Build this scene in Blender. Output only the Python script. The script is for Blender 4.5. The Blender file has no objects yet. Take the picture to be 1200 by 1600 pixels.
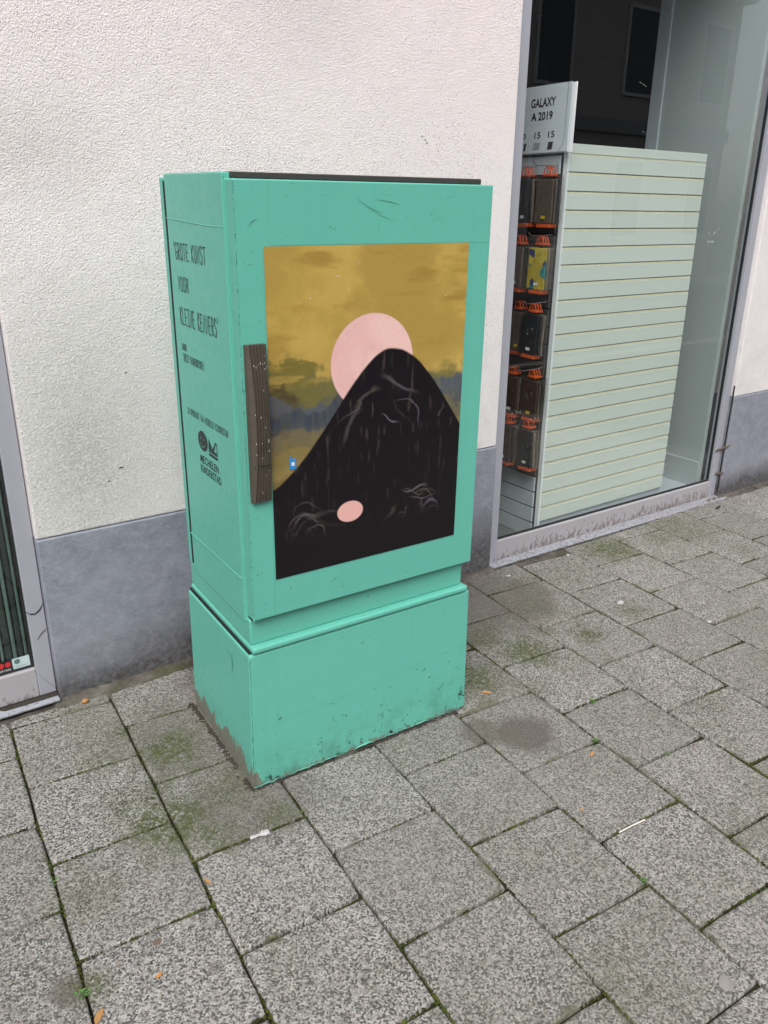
import bpy, bmesh, math, random
import numpy as np
from mathutils import Vector, Matrix, noise
random.seed(7); rng = np.random.default_rng(7)
S = bpy.context.scene
COL = S.collection

# ------------------------------------------------------------------ camera
cam_d = bpy.data.cameras.new('camera'); cam = bpy.data.objects.new('camera', cam_d); COL.objects.link(cam)
cr = Vector((0.81325697, -0.58180917, 0.01054504)); cu = Vector((0.19649382, 0.29162746, 0.93613226)); cf = Vector((0.54772555, 0.75924404, -0.35148997))
M = Matrix((cr, cu, -cf)).transposed().to_4x4(); M.translation = Vector((-0.43969, -2.34236, 1.47372)); cam.matrix_world = M
cam_d.sensor_fit = 'VERTICAL'; cam_d.sensor_height = 24; cam_d.lens = 24 * 1252.224 / 1600; cam_d.clip_start = 0.05; cam_d.clip_end = 500
S.camera = cam

# ------------------------------------------------------------------ light
W = bpy.data.worlds.new('World'); S.world = W; W.use_nodes = True
wn = W.node_tree.nodes; wl = W.node_tree.links; wn.clear()
sky = wn.new('ShaderNodeTexSky'); sky.sky_type = 'NISHITA'; sky.sun_disc = False
SUN_EL, SUN_AZ = math.radians(52), math.radians(218)          # azimuth clockwise from +y
sky.sun_elevation = SUN_EL; sky.sun_rotation = SUN_AZ; sky.dust_density = 3.0; sky.air_density = 1.0
hs = wn.new('ShaderNodeHueSaturation'); hs.inputs['Saturation'].default_value = 0.35
bg = wn.new('ShaderNodeBackground'); bg.inputs['Strength'].default_value = 0.15
wo = wn.new('ShaderNodeOutputWorld')
wl.new(sky.outputs[0], hs.inputs['Color']); wl.new(hs.outputs[0], bg.inputs[0]); wl.new(bg.outputs[0], wo.inputs[0])
sd = bpy.data.lights.new('sun', 'SUN'); sd.energy = 1.0; sd.angle = math.radians(35); sd.color = (1.0, 0.965, 0.93)
sun = bpy.data.objects.new('sun', sd); COL.objects.link(sun)
sv = Vector((math.sin(SUN_AZ) * math.cos(SUN_EL), math.cos(SUN_AZ) * math.cos(SUN_EL), math.sin(SUN_EL)))
sun.rotation_euler = sv.to_track_quat('Z', 'Y').to_euler()
S.view_settings.view_transform = 'Standard'; S.view_settings.look = 'None'; S.view_settings.gamma = 1.0
S.view_settings.exposure = 0.84
try: S.view_settings.use_curve_mapping = False
except Exception: pass
S.cycles.max_bounces = 10; S.cycles.transparent_max_bounces = 12

# ------------------------------------------------------------------ node helpers
class NT:
    def __init__(s, name):
        s.m = bpy.data.materials.new(name); s.m.use_nodes = True
        s.t = s.m.node_tree; s.t.nodes.clear()
        s.out = s.t.nodes.new('ShaderNodeOutputMaterial')
        s.b = s.t.nodes.new('ShaderNodeBsdfPrincipled'); s.t.links.new(s.b.outputs[0], s.out.inputs[0])
        s.g = s.t.nodes.new('ShaderNodeNewGeometry'); s.tc = s.t.nodes.new('ShaderNodeTexCoord')
        s.P = s.g.outputs['Position']; s.O = s.tc.outputs['Object']
    def put(s, sock, v):
        if v is None: return
        if isinstance(v, bpy.types.NodeSocket): s.t.links.new(v, sock)
        else:
            if sock.type == 'RGBA' and not isinstance(v, (int, float)): v = (*v[:3], 1)
            sock.default_value = v
    def noise(s, vec, scale, detail=4, rough=0.55, dist=0.0):
        n = s.t.nodes.new('ShaderNodeTexNoise'); s.put(n.inputs['Vector'], vec)
        n.inputs['Scale'].default_value = scale; n.inputs['Detail'].default_value = detail
        n.inputs['Roughness'].default_value = rough; n.inputs['Distortion'].default_value = dist
        return n.outputs['Fac']
    def vor(s, vec, scale, feat='F1', out='Distance'):
        n = s.t.nodes.new('ShaderNodeTexVoronoi'); n.feature = feat; s.put(n.inputs['Vector'], vec)
        n.inputs['Scale'].default_value = scale
        return n.outputs[out]
    def scale(s, vec, sc, loc=(0, 0, 0), rot=(0, 0, 0)):
        n = s.t.nodes.new('ShaderNodeMapping'); s.put(n.inputs['Vector'], vec); n.inputs['Scale'].default_value = sc
        n.inputs['Location'].default_value = loc; n.inputs['Rotation'].default_value = rot
        return n.outputs[0]
    def math(s, op, a, b=0.0, c=None, clamp=False):
        n = s.t.nodes.new('ShaderNodeMath'); n.operation = op; n.use_clamp = clamp
        s.put(n.inputs[0], a); s.put(n.inputs[1], b)
        if c is not None: s.put(n.inputs[2], c)
        return n.outputs[0]
    def ramp(s, v, stops, interp='LINEAR'):
        n = s.t.nodes.new('ShaderNodeValToRGB'); s.put(n.inputs[0], v); r = n.color_ramp; r.interpolation = interp
        while len(r.elements) < len(stops): r.elements.new(0.5)
        for e, (p, c) in zip(r.elements, stops):
            e.position = p; e.color = (c, c, c, 1) if isinstance(c, (int, float)) else (*c, 1)
        return n.outputs[0]
    def mr(s, v, a, b, c=0.0, d=1.0):
        n = s.t.nodes.new('ShaderNodeMapRange'); s.put(n.inputs[0], v)
        for i, x in enumerate((a, b, c, d)): n.inputs[i + 1].default_value = x
        return n.outputs[0]
    def mix(s, f, a, b, mode='MIX'):
        n = s.t.nodes.new('ShaderNodeMix'); n.data_type = 'RGBA'; n.blend_type = mode
        s.put(n.inputs[0], f); s.put(n.inputs[6], a); s.put(n.inputs[7], b)
        return n.outputs[2]
    def sep(s, v):
        n = s.t.nodes.new('ShaderNodeSeparateXYZ'); s.put(n.inputs[0], v); return n.outputs
    def bump(s, h, strength=0.5, dist=0.002, prev=None):
        n = s.t.nodes.new('ShaderNodeBump'); s.put(n.inputs['Height'], h)
        n.inputs['Strength'].default_value = strength; n.inputs['Distance'].default_value = dist
        if prev is not None: s.put(n.inputs['Normal'], prev)
        return n.outputs[0]
    def dist(s, vec, pt, sc=(1, 1, 1)):
        n = s.t.nodes.new('ShaderNodeVectorMath'); n.operation = 'SUBTRACT'; s.put(n.inputs[0], vec); n.inputs[1].default_value = pt
        k = s.t.nodes.new('ShaderNodeVectorMath'); k.operation = 'MULTIPLY'; s.put(k.inputs[0], n.outputs[0]); k.inputs[1].default_value = sc
        l = s.t.nodes.new('ShaderNodeVectorMath'); l.operation = 'LENGTH'; s.put(l.inputs[0], k.outputs[0])
        return l.outputs['Value']
    def set(s, color=None, rough=None, metal=None, normal=None, spec=None, **kw):
        s.put(s.b.inputs['Base Color'], color); s.put(s.b.inputs['Roughness'], rough); s.put(s.b.inputs['Metallic'], metal)
        s.put(s.b.inputs['Normal'], normal); s.put(s.b.inputs['Specular IOR Level'], spec)
        for k, v in kw.items(): s.put(s.b.inputs[k], v)
        return s.m

def simple(name, color, rough=0.5, metal=0.0, var=0.12, sc=30, bump=0.1, bsc=200):
    n = NT(name); f = n.noise(n.P, sc, 5)
    c = n.mix(f, tuple(x * (1 - var) for x in color), tuple(min(1, x * (1 + var)) for x in color))
    b = n.bump(n.noise(n.P, bsc, 3), bump, 0.001)
    return n.set(c, rough, metal, b)

MAT = {}
# teal painted (wrapped) cabinet metal --------------------------------------
def teal(name, dirt=False):
    n = NT(name)
    big = n.noise(n.O, 3.0, 4); fine = n.noise(n.O, 60, 5, 0.6)
    c = n.mix(big, (0.113, 0.432, 0.342), (0.129, 0.468, 0.370))
    c = n.mix(n.math('MULTIPLY', n.mr(fine, 0.45, 0.75), 0.25), c, (0.10, 0.42, 0.33))
    # vertical run marks
    run = n.noise(n.scale(n.O, (45, 45, 1.2)), 1.0, 3)
    c = n.mix(n.math('MULTIPLY', n.mr(run, 0.55, 0.8), 0.16), c, (0.085, 0.37, 0.30))
    # tiny dark chips
    ch = n.noise(n.scale(n.O, (1, 1, 2.5), rot=(0.2, 0.5, 0.3)), 95, 2, 0.4, 0.6)
    area = n.noise(n.O, 5.5, 3)
    chip = n.math('MULTIPLY', n.mr(ch, 0.735, 0.76), n.mr(area, 0.45, 0.6))
    if dirt:
        z = n.sep(n.O)
        low = n.mr(z[2], 0.16, -0.01)
        sp = n.noise(n.scale(n.O, (1, 1, 0.6)), 42, 6, 0.7, 0.5)
        chip2 = n.mr(n.math('ADD', sp, n.math('MULTIPLY', low, 0.14)), 0.685, 0.74)
        chip = n.math('MAXIMUM', chip, n.math('MULTIPLY', chip2, n.mr(low, 0.0, 0.35)))
        # bare cement coloured scrape along the foot, taller on the left side panel
        side = n.mr(z[0], 0.0, 0.012, 1.0, 0.0)
        hgt = n.math('ADD', n.math('MULTIPLY', side, 0.058), 0.009)
        hgt = n.math('MULTIPLY', hgt, n.mr(n.noise(n.scale(n.O, (1, 1, 0.4)), 9, 5, 0.65, 0.3), 0.3, 0.62, 0.15, 1.5))
        sc = n.math('MULTIPLY', n.mr(n.math('ADD', n.math('SUBTRACT', hgt, z[2]), n.math('MULTIPLY', n.math('SUBTRACT', n.noise(n.O, 75, 5, 0.7), 0.5), 0.06)), -0.003, 0.004), 0.92)
        c = n.mix(n.math('MULTIPLY', low, 0.35), c, (0.10, 0.36, 0.27))
        smut = n.math('MULTIPLY', n.mr(n.noise(n.O, 14, 6, 0.7), 0.45, 0.7), n.mr(z[2], 0.12, 0.0, 0, 0.75))
        c = n.mix(smut, c, (0.05, 0.14, 0.09))
        c = n.mix(chip, c, (0.018, 0.03, 0.018))
        dcol = n.mix(n.noise(n.O, 70, 5, 0.7), (0.08, 0.07, 0.055), (0.27, 0.24, 0.20))
        c = n.mix(sc, c, dcol)
    else:
        c = n.mix(chip, c, (0.02, 0.045, 0.04))
    b = n.bump(n.noise(n.O, 9, 3), 0.25, 0.006)
    b = n.bump(n.noise(n.O, 300, 2), 0.08, 0.001, b)
    b = n.bump(chip, 0.4, -0.0006, b)
    return n.set(c, n.mr(fine, 0.3, 0.7, 0.34, 0.5), 0.0, b, 0.42)
MAT['teal'] = teal('teal_film'); MAT['teal_foot'] = teal('teal_film_scuffed_foot', True)
MAT['ink'] = simple('black_ink', (0.012, 0.022, 0.022), 0.5, bump=0.0)
MAT['scratch'] = simple('scratched_through_film', (0.03, 0.07, 0.06), 0.7, bump=0.0)
MAT['scratch_light'] = simple('pale_scratch', (0.30, 0.62, 0.52), 0.6, bump=0.0)
MAT['roof'] = simple('dark_plastic_roof', (0.045, 0.038, 0.036), 0.5, sc=60)
MAT['handle'] = simple('brown_grey_plastic', (0.085, 0.07, 0.055), 0.42, var=0.25, sc=40, bump=0.3)
MAT['wear'] = simple('worn_plastic', (0.16, 0.14, 0.11), 0.55)
MAT['dark'] = simple('dark_gap', (0.01, 0.012, 0.012), 0.8)

# stucco --------------------------------------------------------------------
n = NT('pinkish_white_stucco')
v = n.scale(n.P, (1, 0.3, 1))
big = n.noise(v, 0.9, 5, 0.6); med = n.noise(v, 6, 5, 0.6)
zz = n.sep(n.P)[2]
c = n.mix(n.mr(zz, 0.9, 2.3), (0.83, 0.80, 0.785), (0.87, 0.775, 0.76))
c = n.mix(n.math('MULTIPLY', n.mr(med, 0.4, 0.75), 0.35), c, (0.85, 0.81, 0.81))
g1 = n.noise(n.P, 200, 3, 0.7, 0.0); g2 = n.vor(n.P, 290, 'SMOOTH_F1'); g3 = n.noise(n.P, 130, 4, 0.75)
pit = n.noise(n.P, 210, 2, 0.5)
darea = n.mr(n.noise(v, 1.7, 5, 0.62, 0.4), 0.42, 0.68)
pm = n.math('MULTIPLY', n.mr(pit, 0.60, 0.70), n.math('ADD', n.math('MULTIPLY', darea, 0.65), 0.18))
c = n.mix(pm, c, (0.27, 0.25, 0.235))
# grey-green soiling low down and near the left edge
soil = n.math('MULTIPLY', n.mr(n.noise(v, 3.5, 6, 0.65), 0.4, 0.72), n.mr(zz, 1.5, 0.56, 0.0, 0.6))
s1 = n.mr(n.dist(n.P, (0.16, 0, 0.78), (1, 0, 0.55)), 0.34, 0.04, 0.0, 0.95)
s2 = n.mr(n.dist(n.P, (0.12, 0, 1.62), (1, 0, 1.6)), 0.28, 0.0, 0.0, 0.5)
s3 = n.mr(n.dist(n.P, (0.95, 0, 2.05), (1, 0, 1.3)), 0.30, 0.0, 0.0, 0.38)
so = n.math('MAXIMUM', soil, n.math('MAXIMUM', s1, n.math('MAXIMUM', s2, s3)))
so = n.math('MULTIPLY', so, n.mr(g3, 0.3, 0.62, 0.1, 0.9))
c = n.mix(so, c, (0.40, 0.39, 0.365))
h = n.math('ADD', n.math('MULTIPLY', g1, 0.9), n.math('ADD', n.math('MULTIPLY', g2, 0.35), n.math('MULTIPLY', g3, 0.45)))
b = n.bump(h, 1.0, 0.0042); b = n.bump(n.noise(v, 14, 3), 0.35, 0.008, b)
MAT['stucco'] = n.set(c, 0.92, 0, b, 0.2)

# blue-grey limestone plinth -------------------------------------------------
n = NT('blue_grey_limestone')
v = n.P; zz = n.sep(n.P)[2]
cl = n.math('ADD', n.math('MULTIPLY', n.noise(n.scale(v, (1, 1, 1.3), rot=(0, 0.7, 0)), 13, 8, 0.8, 0.25), 0.65), n.math('MULTIPLY', n.noise(n.scale(v, (1, 1, 2.2), rot=(0, 0.7, 0)), 60, 5, 0.7), 0.35)); cl2 = n.noise(v, 3.2, 4)
c = n.ramp(cl, [(0.36, (0.165, 0.178, 0.215)), (0.5, (0.235, 0.25, 0.30)), (0.64, (0.33, 0.345, 0.395))])
c = n.mix(n.mr(cl2, 0.35, 0.7, 0, 0.4), c, (0.31, 0.30, 0.33))
fk = n.noise(n.scale(v, (1, 1, 1), rot=(0, 0.8, 0)), 130, 3, 0.5)
c = n.mix(n.mr(fk, 0.66, 0.72, 0, 0.45), c, (0.09, 0.095, 0.11))
low = n.mr(n.math('SUBTRACT', zz, n.math('MULTIPLY', n.noise(v, 6, 5), 0.11)), 0.09, -0.01)
xx = n.sep(n.P)[0]
low2 = n.mr(n.math('ADD', n.dist(n.P, (0.62, 0, 0.0), (0.45, 0, 1.0)), n.math('MULTIPLY', n.noise(n.P, 7, 5), -0.12)), 0.24, 0.04, 0, 1.0)
low3 = n.mr(n.dist(n.P, (1.80, 0, 0.03), (0.8, 0, 1.0)), 0.30, 0.08, 0, 0.95)
lw = n.math('MAXIMUM', low, n.math('MAXIMUM', low2, low3)); lw = n.math('MULTIPLY', lw, n.mr(n.noise(v, 45, 5, 0.7), 0.3, 0.6, 0.45, 0.95))
c = n.mix(lw, c, (0.055, 0.048, 0.042))
b = n.bump(cl, 0.3, 0.004); b = n.bump(fk, 0.25, 0.001, b)
MAT['stone'] = n.set(c, 0.62, 0, b, 0.35)

# aluminium frames ----------------------------------------------------------
def frame_mat(name, col, dirt):
    n = NT(name); z = n.sep(n.P)[2]
    c = n.mix(n.noise(n.P, 8, 4), tuple(x * .93 for x in col), tuple(x * 1.06 for x in col))
    sp = n.noise(n.P, 70, 4, 0.6)
    c = n.mix(n.mr(sp, 0.70, 0.73, 0, 0.8), c, (0.10, 0.09, 0.085))
    d = n.mr(n.math('ADD', n.noise(n.scale(n.P, (1.0, 1, 0.45)), 75, 6, 0.72, 0.4), n.mr(z, 0.10, 0.0, -0.06, dirt)), 0.60, 0.68, 0, 0.85)
    c = n.mix(d, c, (0.155, 0.13, 0.11))
    return n.set(c, 0.5, 0.0, n.bump(d, 0.2, 0.001), 0.4)
MAT['frame'] = frame_mat('grey_lacquered_aluminium', (0.345, 0.352, 0.395), 0.06)
MAT['rail'] = frame_mat('grey_lacquered_aluminium_dirty', (0.38, 0.365, 0.385), 0.20)
MAT['sill'] = frame_mat('light_aluminium_sill', (0.33, 0.345, 0.385), 0.12)

# glass ---------------------------------------------------------------------
n = NT('shop_window_glass')
tr = n.t.nodes.new('ShaderNodeBsdfTransparent'); tr.inputs[0].default_value = (0.93, 0.97, 0.955, 1)
gl = n.t.nodes.new('ShaderNodeBsdfGlossy'); gl.inputs['Roughness'].default_value = 0.01
fr = n.t.nodes.new('ShaderNodeLayerWeight'); fr.inputs[0].default_value = 0.5
refl = n.math('MULTIPLY_ADD', n.math('POWER', fr.outputs['Facing'], 5.0), 0.90, 0.085, clamp=True)
mx = n.t.nodes.new('ShaderNodeMixShader')
n.t.links.new(refl, mx.inputs[0]); n.t.links.new(tr.outputs[0], mx.inputs[1]); n.t.links.new(gl.outputs[0], mx.inputs[2])
n.t.links.new(mx.outputs[0], n.out.inputs[0]); MAT['glass'] = n.m

n = NT('clear_plastic_bag')
tr = n.t.nodes.new('ShaderNodeBsdfTransparent'); gl = n.t.nodes.new('ShaderNodeBsdfGlossy'); gl.inputs['Roughness'].default_value = 0.12
mx = n.t.nodes.new('ShaderNodeMixShader')
n.t.links.new(n.mr(n.noise(n.P, 50, 3), 0.4, 0.75, 0.08, 0.3), mx.inputs[0]); n.t.links.new(tr.outputs[0], mx.inputs[1]); n.t.links.new(gl.outputs[0], mx.inputs[2])
n.t.links.new(mx.outputs[0], n.out.inputs[0]); MAT['bag'] = n.m

MAT['slat'] = simple('pale_green_white_laminate', (0.60, 0.645, 0.60), 0.35, var=0.03, sc=6, bump=0.02)
MAT['groove'] = simple('cream_groove_core', (0.66, 0.64, 0.48), 0.6)
MAT['panel'] = simple('white_melamine_side_wall', (0.40, 0.445, 0.445), 0.35, var=0.08, sc=3, bump=0.02)
MAT['panel_edge'] = simple('grey_melamine_edge', (0.42, 0.46, 0.50), 0.4)
MAT['white'] = simple('white_plastic', (0.75, 0.77, 0.78), 0.35, var=0.04)
MAT['paper'] = simple('printed_sign_paper', (0.62, 0.66, 0.72), 0.5, var=0.03)
MAT['orange'] = simple('orange_plastic', (0.55, 0.085, 0.02), 0.35, var=0.15)
MAT['black'] = simple('black_rubber_case', (0.018, 0.018, 0.02), 0.35)
MAT['brown'] = simple('taupe_leather_case', (0.12, 0.085, 0.07), 0.6, var=0.15, bump=0.3)
MAT['darkbrown'] = simple('dark_red_brown_case', (0.06, 0.03, 0.03), 0.5)
MAT['metal'] = simple('chrome_wire', (0.55, 0.55, 0.56), 0.25, 1.0)
MAT['label_white'] = simple('white_price_label', (0.7, 0.7, 0.7), 0.6)
MAT['yellow'] = simple('yellow_sticker', (0.65, 0.45, 0.02), 0.5)
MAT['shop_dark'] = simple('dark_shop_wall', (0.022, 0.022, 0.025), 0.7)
MAT['shop_floor'] = simple('grey_shop_floor', (0.13, 0.135, 0.14), 0.4, sc=20)
MAT['column'] = simple('grey_painted_column', (0.06, 0.058, 0.06), 0.7)
n = NT('printed_flower_case')
vc = n.vor(n.P, 22, 'F1', 'Color'); r = n.sep(vc)[0]
MAT['flower'] = n.set(n.ramp(r, [(0, (0.45, 0.34, 0.03)), (0.45, (0.03, 0.22, 0.22)), (0.65, (0.55, 0.42, 0.05)), (0.82, (0.03, 0.04, 0.15))], 'CONSTANT'), 0.4)
n = NT('printed_red_case')
r = n.noise(n.P, 60, 3)
MAT['redprint'] = n.set(n.ramp(r, [(0.4, (0.10, 0.012, 0.015)), (0.55, (0.35, 0.30, 0.30)), (0.62, (0.12, 0.02, 0.02))]), 0.4)

# paving slabs --------------------------------------------------------------
SPOTS = [((0.075, -0.70), .15, .95), ((0.20, -0.415), .13, .9), ((0.10, -0.27), .08, .6), ((0.155, -0.80), .09, .7), ((0.27, -0.66), .16, .5),
         ((1.46, -0.60), .14, .95), ((1.40, -0.45), .12, .6), ((1.74, -0.628), .08, .85), ((1.18, -0.62), .15, .9), ((2.45, -0.14), .20, .9),
         ((2.95, -0.16), .3, .6), ((3.0, -0.5), .12, .4), ((0.0, -0.36), .08, .5), ((-0.16, -0.80), .12, .35), ((2.05, -0.60), .10, .6), ((0.02, -0.60), .12, .5), ((1.2, -0.40), .12, .7), ((1.30, -0.78), .09, .5), ((1.62, -0.52), .08, .5), ((0.33, -0.83), .07, .6), ((2.75, -0.2), .12, .6), ((0.12, -0.55), .07, .6), ((-0.22, -1.05), .06, .7)]
DIRT = [((1.113, -0.936), .11, 1.0), ((1.00, -0.86), .08, .8), ((1.62, -0.22), .34, .75), ((0.30, -0.75), .20, .55), ((1.30, -0.34), .22, .6), ((0.30, -0.40), .30, .4),
        ((-0.263, -1.03), .045, .85), ((0.0, -1.15), .02, .6), ((0.60, -0.15), .35, .5)]
def spots(n, lst, nz, inner=.25):
    acc = None
    for (x, y), r, k in lst:
        d = n.mr(n.math('ADD', n.dist(n.P, (x, y, 0), (1, 1, 0)), n.math('MULTIPLY', n.math('SUBTRACT', nz, 0.5), r * 1.3)), r, r * inner, 0.0, k)
        acc = d if acc is None else n.math('MAXIMUM', acc, d)
    return acc
def slab_mat():
    n = NT('exposed_aggregate_slab'); oi = n.t.nodes.new('ShaderNodeObjectInfo'); rnd = oi.outputs['Random']
    wp = n.scale(n.P, (1, 1, 0.3))
    a = n.sep(n.vor(wp, 250, 'F1', 'Color'))[0]; a2 = n.sep(n.vor(wp, 430, 'F1', 'Color'))[1]
    base = n.ramp(a, [(0.0, (0.016, 0.017, 0.019)), (0.17, (0.06, 0.06, 0.063)), (0.29, (0.25, 0.243, 0.228)), (0.46, (0.43, 0.418, 0.40)), (0.76, (0.66, 0.645, 0.62)), (0.97, (0.40, 0.32, 0.24))], 'CONSTANT')
    b2 = n.ramp(a2, [(0.0, (0.06, 0.06, 0.06)), (0.15, (0.30, 0.29, 0.27)), (0.6, (0.46, 0.445, 0.42)), (0.95, (0.68, 0.66, 0.62))], 'CONSTANT')
    c = n.mix(0.22, base, b2)
    mid = n.noise(n.P, 20, 4); mac = n.noise(n.P, 2.3, 4)
    c = n.mix(n.mr(mid, 0.35, 0.75, 0, 0.30), c, (0.17, 0.165, 0.155))
    c = n.mix(1.0, c, (0.70, 0.692, 0.680), 'MULTIPLY')
    c = n.mix(n.mr(mac, 0.35, 0.7, 0, 0.28), c, (0.24, 0.23, 0.205))
    c = n.mix(n.mr(rnd, 0, 1, 0.0, 0.34), c, n.mix(n.noise(n.P, 1.2, 2), (0.10, 0.105, 0.075), (0.15, 0.14, 0.13)))
    nz = n.noise(n.P, 9, 6, 0.68); fnz = n.noise(n.P, 110, 4, 0.7)
    d = n.math('MULTIPLY', spots(n, DIRT, nz, .6), n.mr(fnz, 0.25, 0.6, 0.6, 1.0))
    c = n.mix(d, c, (0.105, 0.092, 0.080))
    # dirt and moss creeping from the joints
    uv = n.tc.outputs['UV']; u = n.sep(uv)
    ed = n.math('MINIMUM', n.math('MINIMUM', u[0], n.math('SUBTRACT', 1.0, u[0])), n.math('MINIMUM', u[1], n.math('SUBTRACT', 1.0, u[1])))
    patch = n.mr(n.noise(n.P, 5, 4, 0.6), 0.50, 0.72, -0.03, 0.06)
    em = n.mr(n.math('SUBTRACT', n.math('ADD', ed, n.math('MULTIPLY', fnz, 0.05)), patch), 0.045, 0.018, 0, 0.65)
    c = n.mix(em, c, n.mix(nz, (0.07, 0.085, 0.03), (0.13, 0.12, 0.09)))
    ms = spots(n, SPOTS, nz)
    green = n.mr(n.noise(n.P, 1.6, 5, 0.6), 0.50, 0.75, 0, 0.45)
    ms = n.math('MAXIMUM', ms, green)
    ms = n.math('MULTIPLY', n.mr(ms, 0, 0.85), n.mr(n.noise(n.P, 85, 5, 0.75), 0.42, 0.54, 0.15, 1.0))
    c = n.mix(ms, c, n.mix(n.noise(n.P, 60, 3), (0.04, 0.05, 0.015), (0.095, 0.11, 0.042)))
    h = n.math('ADD', n.math('MULTIPLY', n.vor(wp, 250), -1.0), n.math('MULTIPLY', n.noise(n.P, 320, 2), 0.5))
    b = n.bump(h, 0.55, 0.002); b = n.bump(mid, 0.25, 0.004, b)
    return n.set(c, 0.85, 0, b, 0.3)
MAT['slab'] = slab_mat()
n = NT('joint_soil')
f = n.noise(n.P, 14, 5, 0.6)
c = n.ramp(f, [(0.35, (0.018, 0.014, 0.010)), (0.55, (0.035, 0.033, 0.015)), (0.68, (0.05, 0.06, 0.018))])
MAT['soil'] = n.set(c, 0.95, 0, n.bump(n.noise(n.P, 250, 4), 0.8, 0.003), 0.1)
n = NT('mortar_fillet')
nz = n.noise(n.P, 12, 6, 0.7); f2 = n.noise(n.P, 140, 4, 0.7)
c = n.mix(n.mr(nz, 0.3, 0.7), (0.035, 0.030, 0.025), (0.16, 0.145, 0.125)); c = n.mix(n.mr(f2, 0.6, 0.72, 0, 0.7), c, (0.045, 0.04, 0.034))
ms = n.math('MULTIPLY', n.mr(n.noise(n.P, 4.5, 5, 0.62), 0.52, 0.66, 0, 0.75), n.mr(f2, 0.35, 0.6, 0.3, 1))
c = n.mix(ms, c, (0.065, 0.075, 0.028))
MAT['mortar'] = n.set(c, 0.95, 0, n.bump(n.math('ADD', nz, n.math('MULTIPLY', f2, 0.5)), 0.8, 0.006), 0.15)
n = NT('moss_green')
c = n.ramp(n.noise(n.P, 22, 4), [(0.32, (0.02, 0.022, 0.008)), (0.52, (0.05, 0.065, 0.014)), (0.72, (0.11, 0.14, 0.03))])
MAT['moss'] = n.set(c, 0.9, 0, n.bump(n.noise(n.P, 700, 2), 0.8, 0.002), 0.1)
MAT['leafgreen'] = simple('weed_leaf_green', (0.08, 0.17, 0.035), 0.6)
MAT['crumb_dark'] = simple('dark_dirt_crumb', (0.035, 0.028, 0.022), 0.9, var=0.4)
MAT['asphalt'] = simple('asphalt', (0.05, 0.05, 0.052), 0.9, sc=200, var=0.4)
MAT['rust'] = simple('brown_snail_trail_dirt', (0.11, 0.075, 0.055), 0.85, var=0.3, sc=120)

# ------------------------------------------------------------------ object helpers
def props(o, label=None, cat=None, group=None, kind=None):
    if label: o['label'] = label
    if cat: o['category'] = cat
    if group: o['group'] = group
    if kind: o['kind'] = kind
    return o
def thing(name, label, cat, loc=(0, 0, 0), rot=(0, 0, 0), group=None):
    o = bpy.data.objects.new(name, None); COL.objects.link(o); o.location = loc; o.rotation_euler = rot; o.empty_display_size = 0.1
    return props(o, label, cat, group)
def link(name, me, mat=None, parent=None, loc=(0, 0, 0), rot=(0, 0, 0)):
    o = bpy.data.objects.new(name, me); COL.objects.link(o); o.location = loc; o.rotation_euler = rot
    if mat is not None and not me.materials:
        for m in (mat if isinstance(mat, list) else [mat]): me.materials.append(m)
    if parent: o.parent = parent
    return o
def fin(bm, name, mat, parent=None, loc=(0, 0, 0), rot=(0, 0, 0), smooth=None):
    bmesh.ops.recalc_face_normals(bm, faces=bm.faces)
    me = bpy.data.meshes.new(name); bm.to_mesh(me); bm.free()
    if smooth:
        for p in me.polygons: p.use_smooth = True
        me.set_sharp_from_angle(angle=math.radians(smooth))
        if smooth <= 50:
            for p in me.polygons:
                if p.area > 3e-4 and len(p.vertices) == 4: p.use_smooth = False
    return link(name, me, mat, parent, loc, rot)
def box(bm, x0, x1, y0, y1, z0, z1, bev=0.0, seg=2):
    r = bmesh.ops.create_cube(bm, size=1.0)
    vs = r['verts']
    for v in vs:
        v.co = Vector((x0 + (v.co.x + .5) * (x1 - x0), y0 + (v.co.y + .5) * (y1 - y0), z0 + (v.co.z + .5) * (z1 - z0)))
    if bev:
        es = list({e for v in vs for e in v.link_edges})
        bmesh.ops.bevel(bm, geom=es, offset=bev, segments=seg, affect='EDGES', profile=0.5)
    return vs
def hexa(bm, P, bev=0.0, seg=2):
    """8 corners: bottom ring (4), top ring (4)"""
    vs = [bm.verts.new(p) for p in P]
    for f in ((3, 2, 1, 0), (4, 5, 6, 7), (0, 1, 5, 4), (1, 2, 6, 5), (2, 3, 7, 6), (3, 0, 4, 7)): bm.faces.new([vs[i] for i in f])
    if bev:
        es = list({e for v in vs for e in v.link_edges})
        bmesh.ops.bevel(bm, geom=es, offset=bev, segments=seg, affect='EDGES', profile=0.5)
def bx(name, mat, parent, *a, bev=0.0, seg=2, **kw):
    bm = bmesh.new(); box(bm, *a, bev=bev, seg=seg); return fin(bm, name, mat, parent, smooth=40 if bev else None, **kw)
def tube(bm, pts, r, n=6, closed=False):
    pts = [Vector(p) for p in pts]; rings = []
    for i, p in enumerate(pts):
        a = pts[(i - 1) % len(pts)] if (closed or i) else p; b = pts[(i + 1) % len(pts)] if (closed or i < len(pts) - 1) else p
        t = (b - a).normalized(); q = t.cross(Vector((0, 0, 1)))
        if q.length < 1e-3: q = t.cross(Vector((0, 1, 0)))
        q.normalize(); w = t.cross(q)
        rr = r[i] if isinstance(r, (list, tuple)) else r
        rings.append([bm.verts.new(p + q * math.cos(2 * math.pi * k / n) * rr + w * math.sin(2 * math.pi * k / n) * rr) for k in range(n)])
    m = len(rings)
    for i in range(m if closed else m - 1):
        A, B = rings[i], rings[(i + 1) % m]
        for k in range(n): bm.faces.new((A[k], A[(k + 1) % n], B[(k + 1) % n], B[k]))
    if not closed: bm.faces.new(rings[0][::-1]); bm.faces.new(rings[-1])
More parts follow.
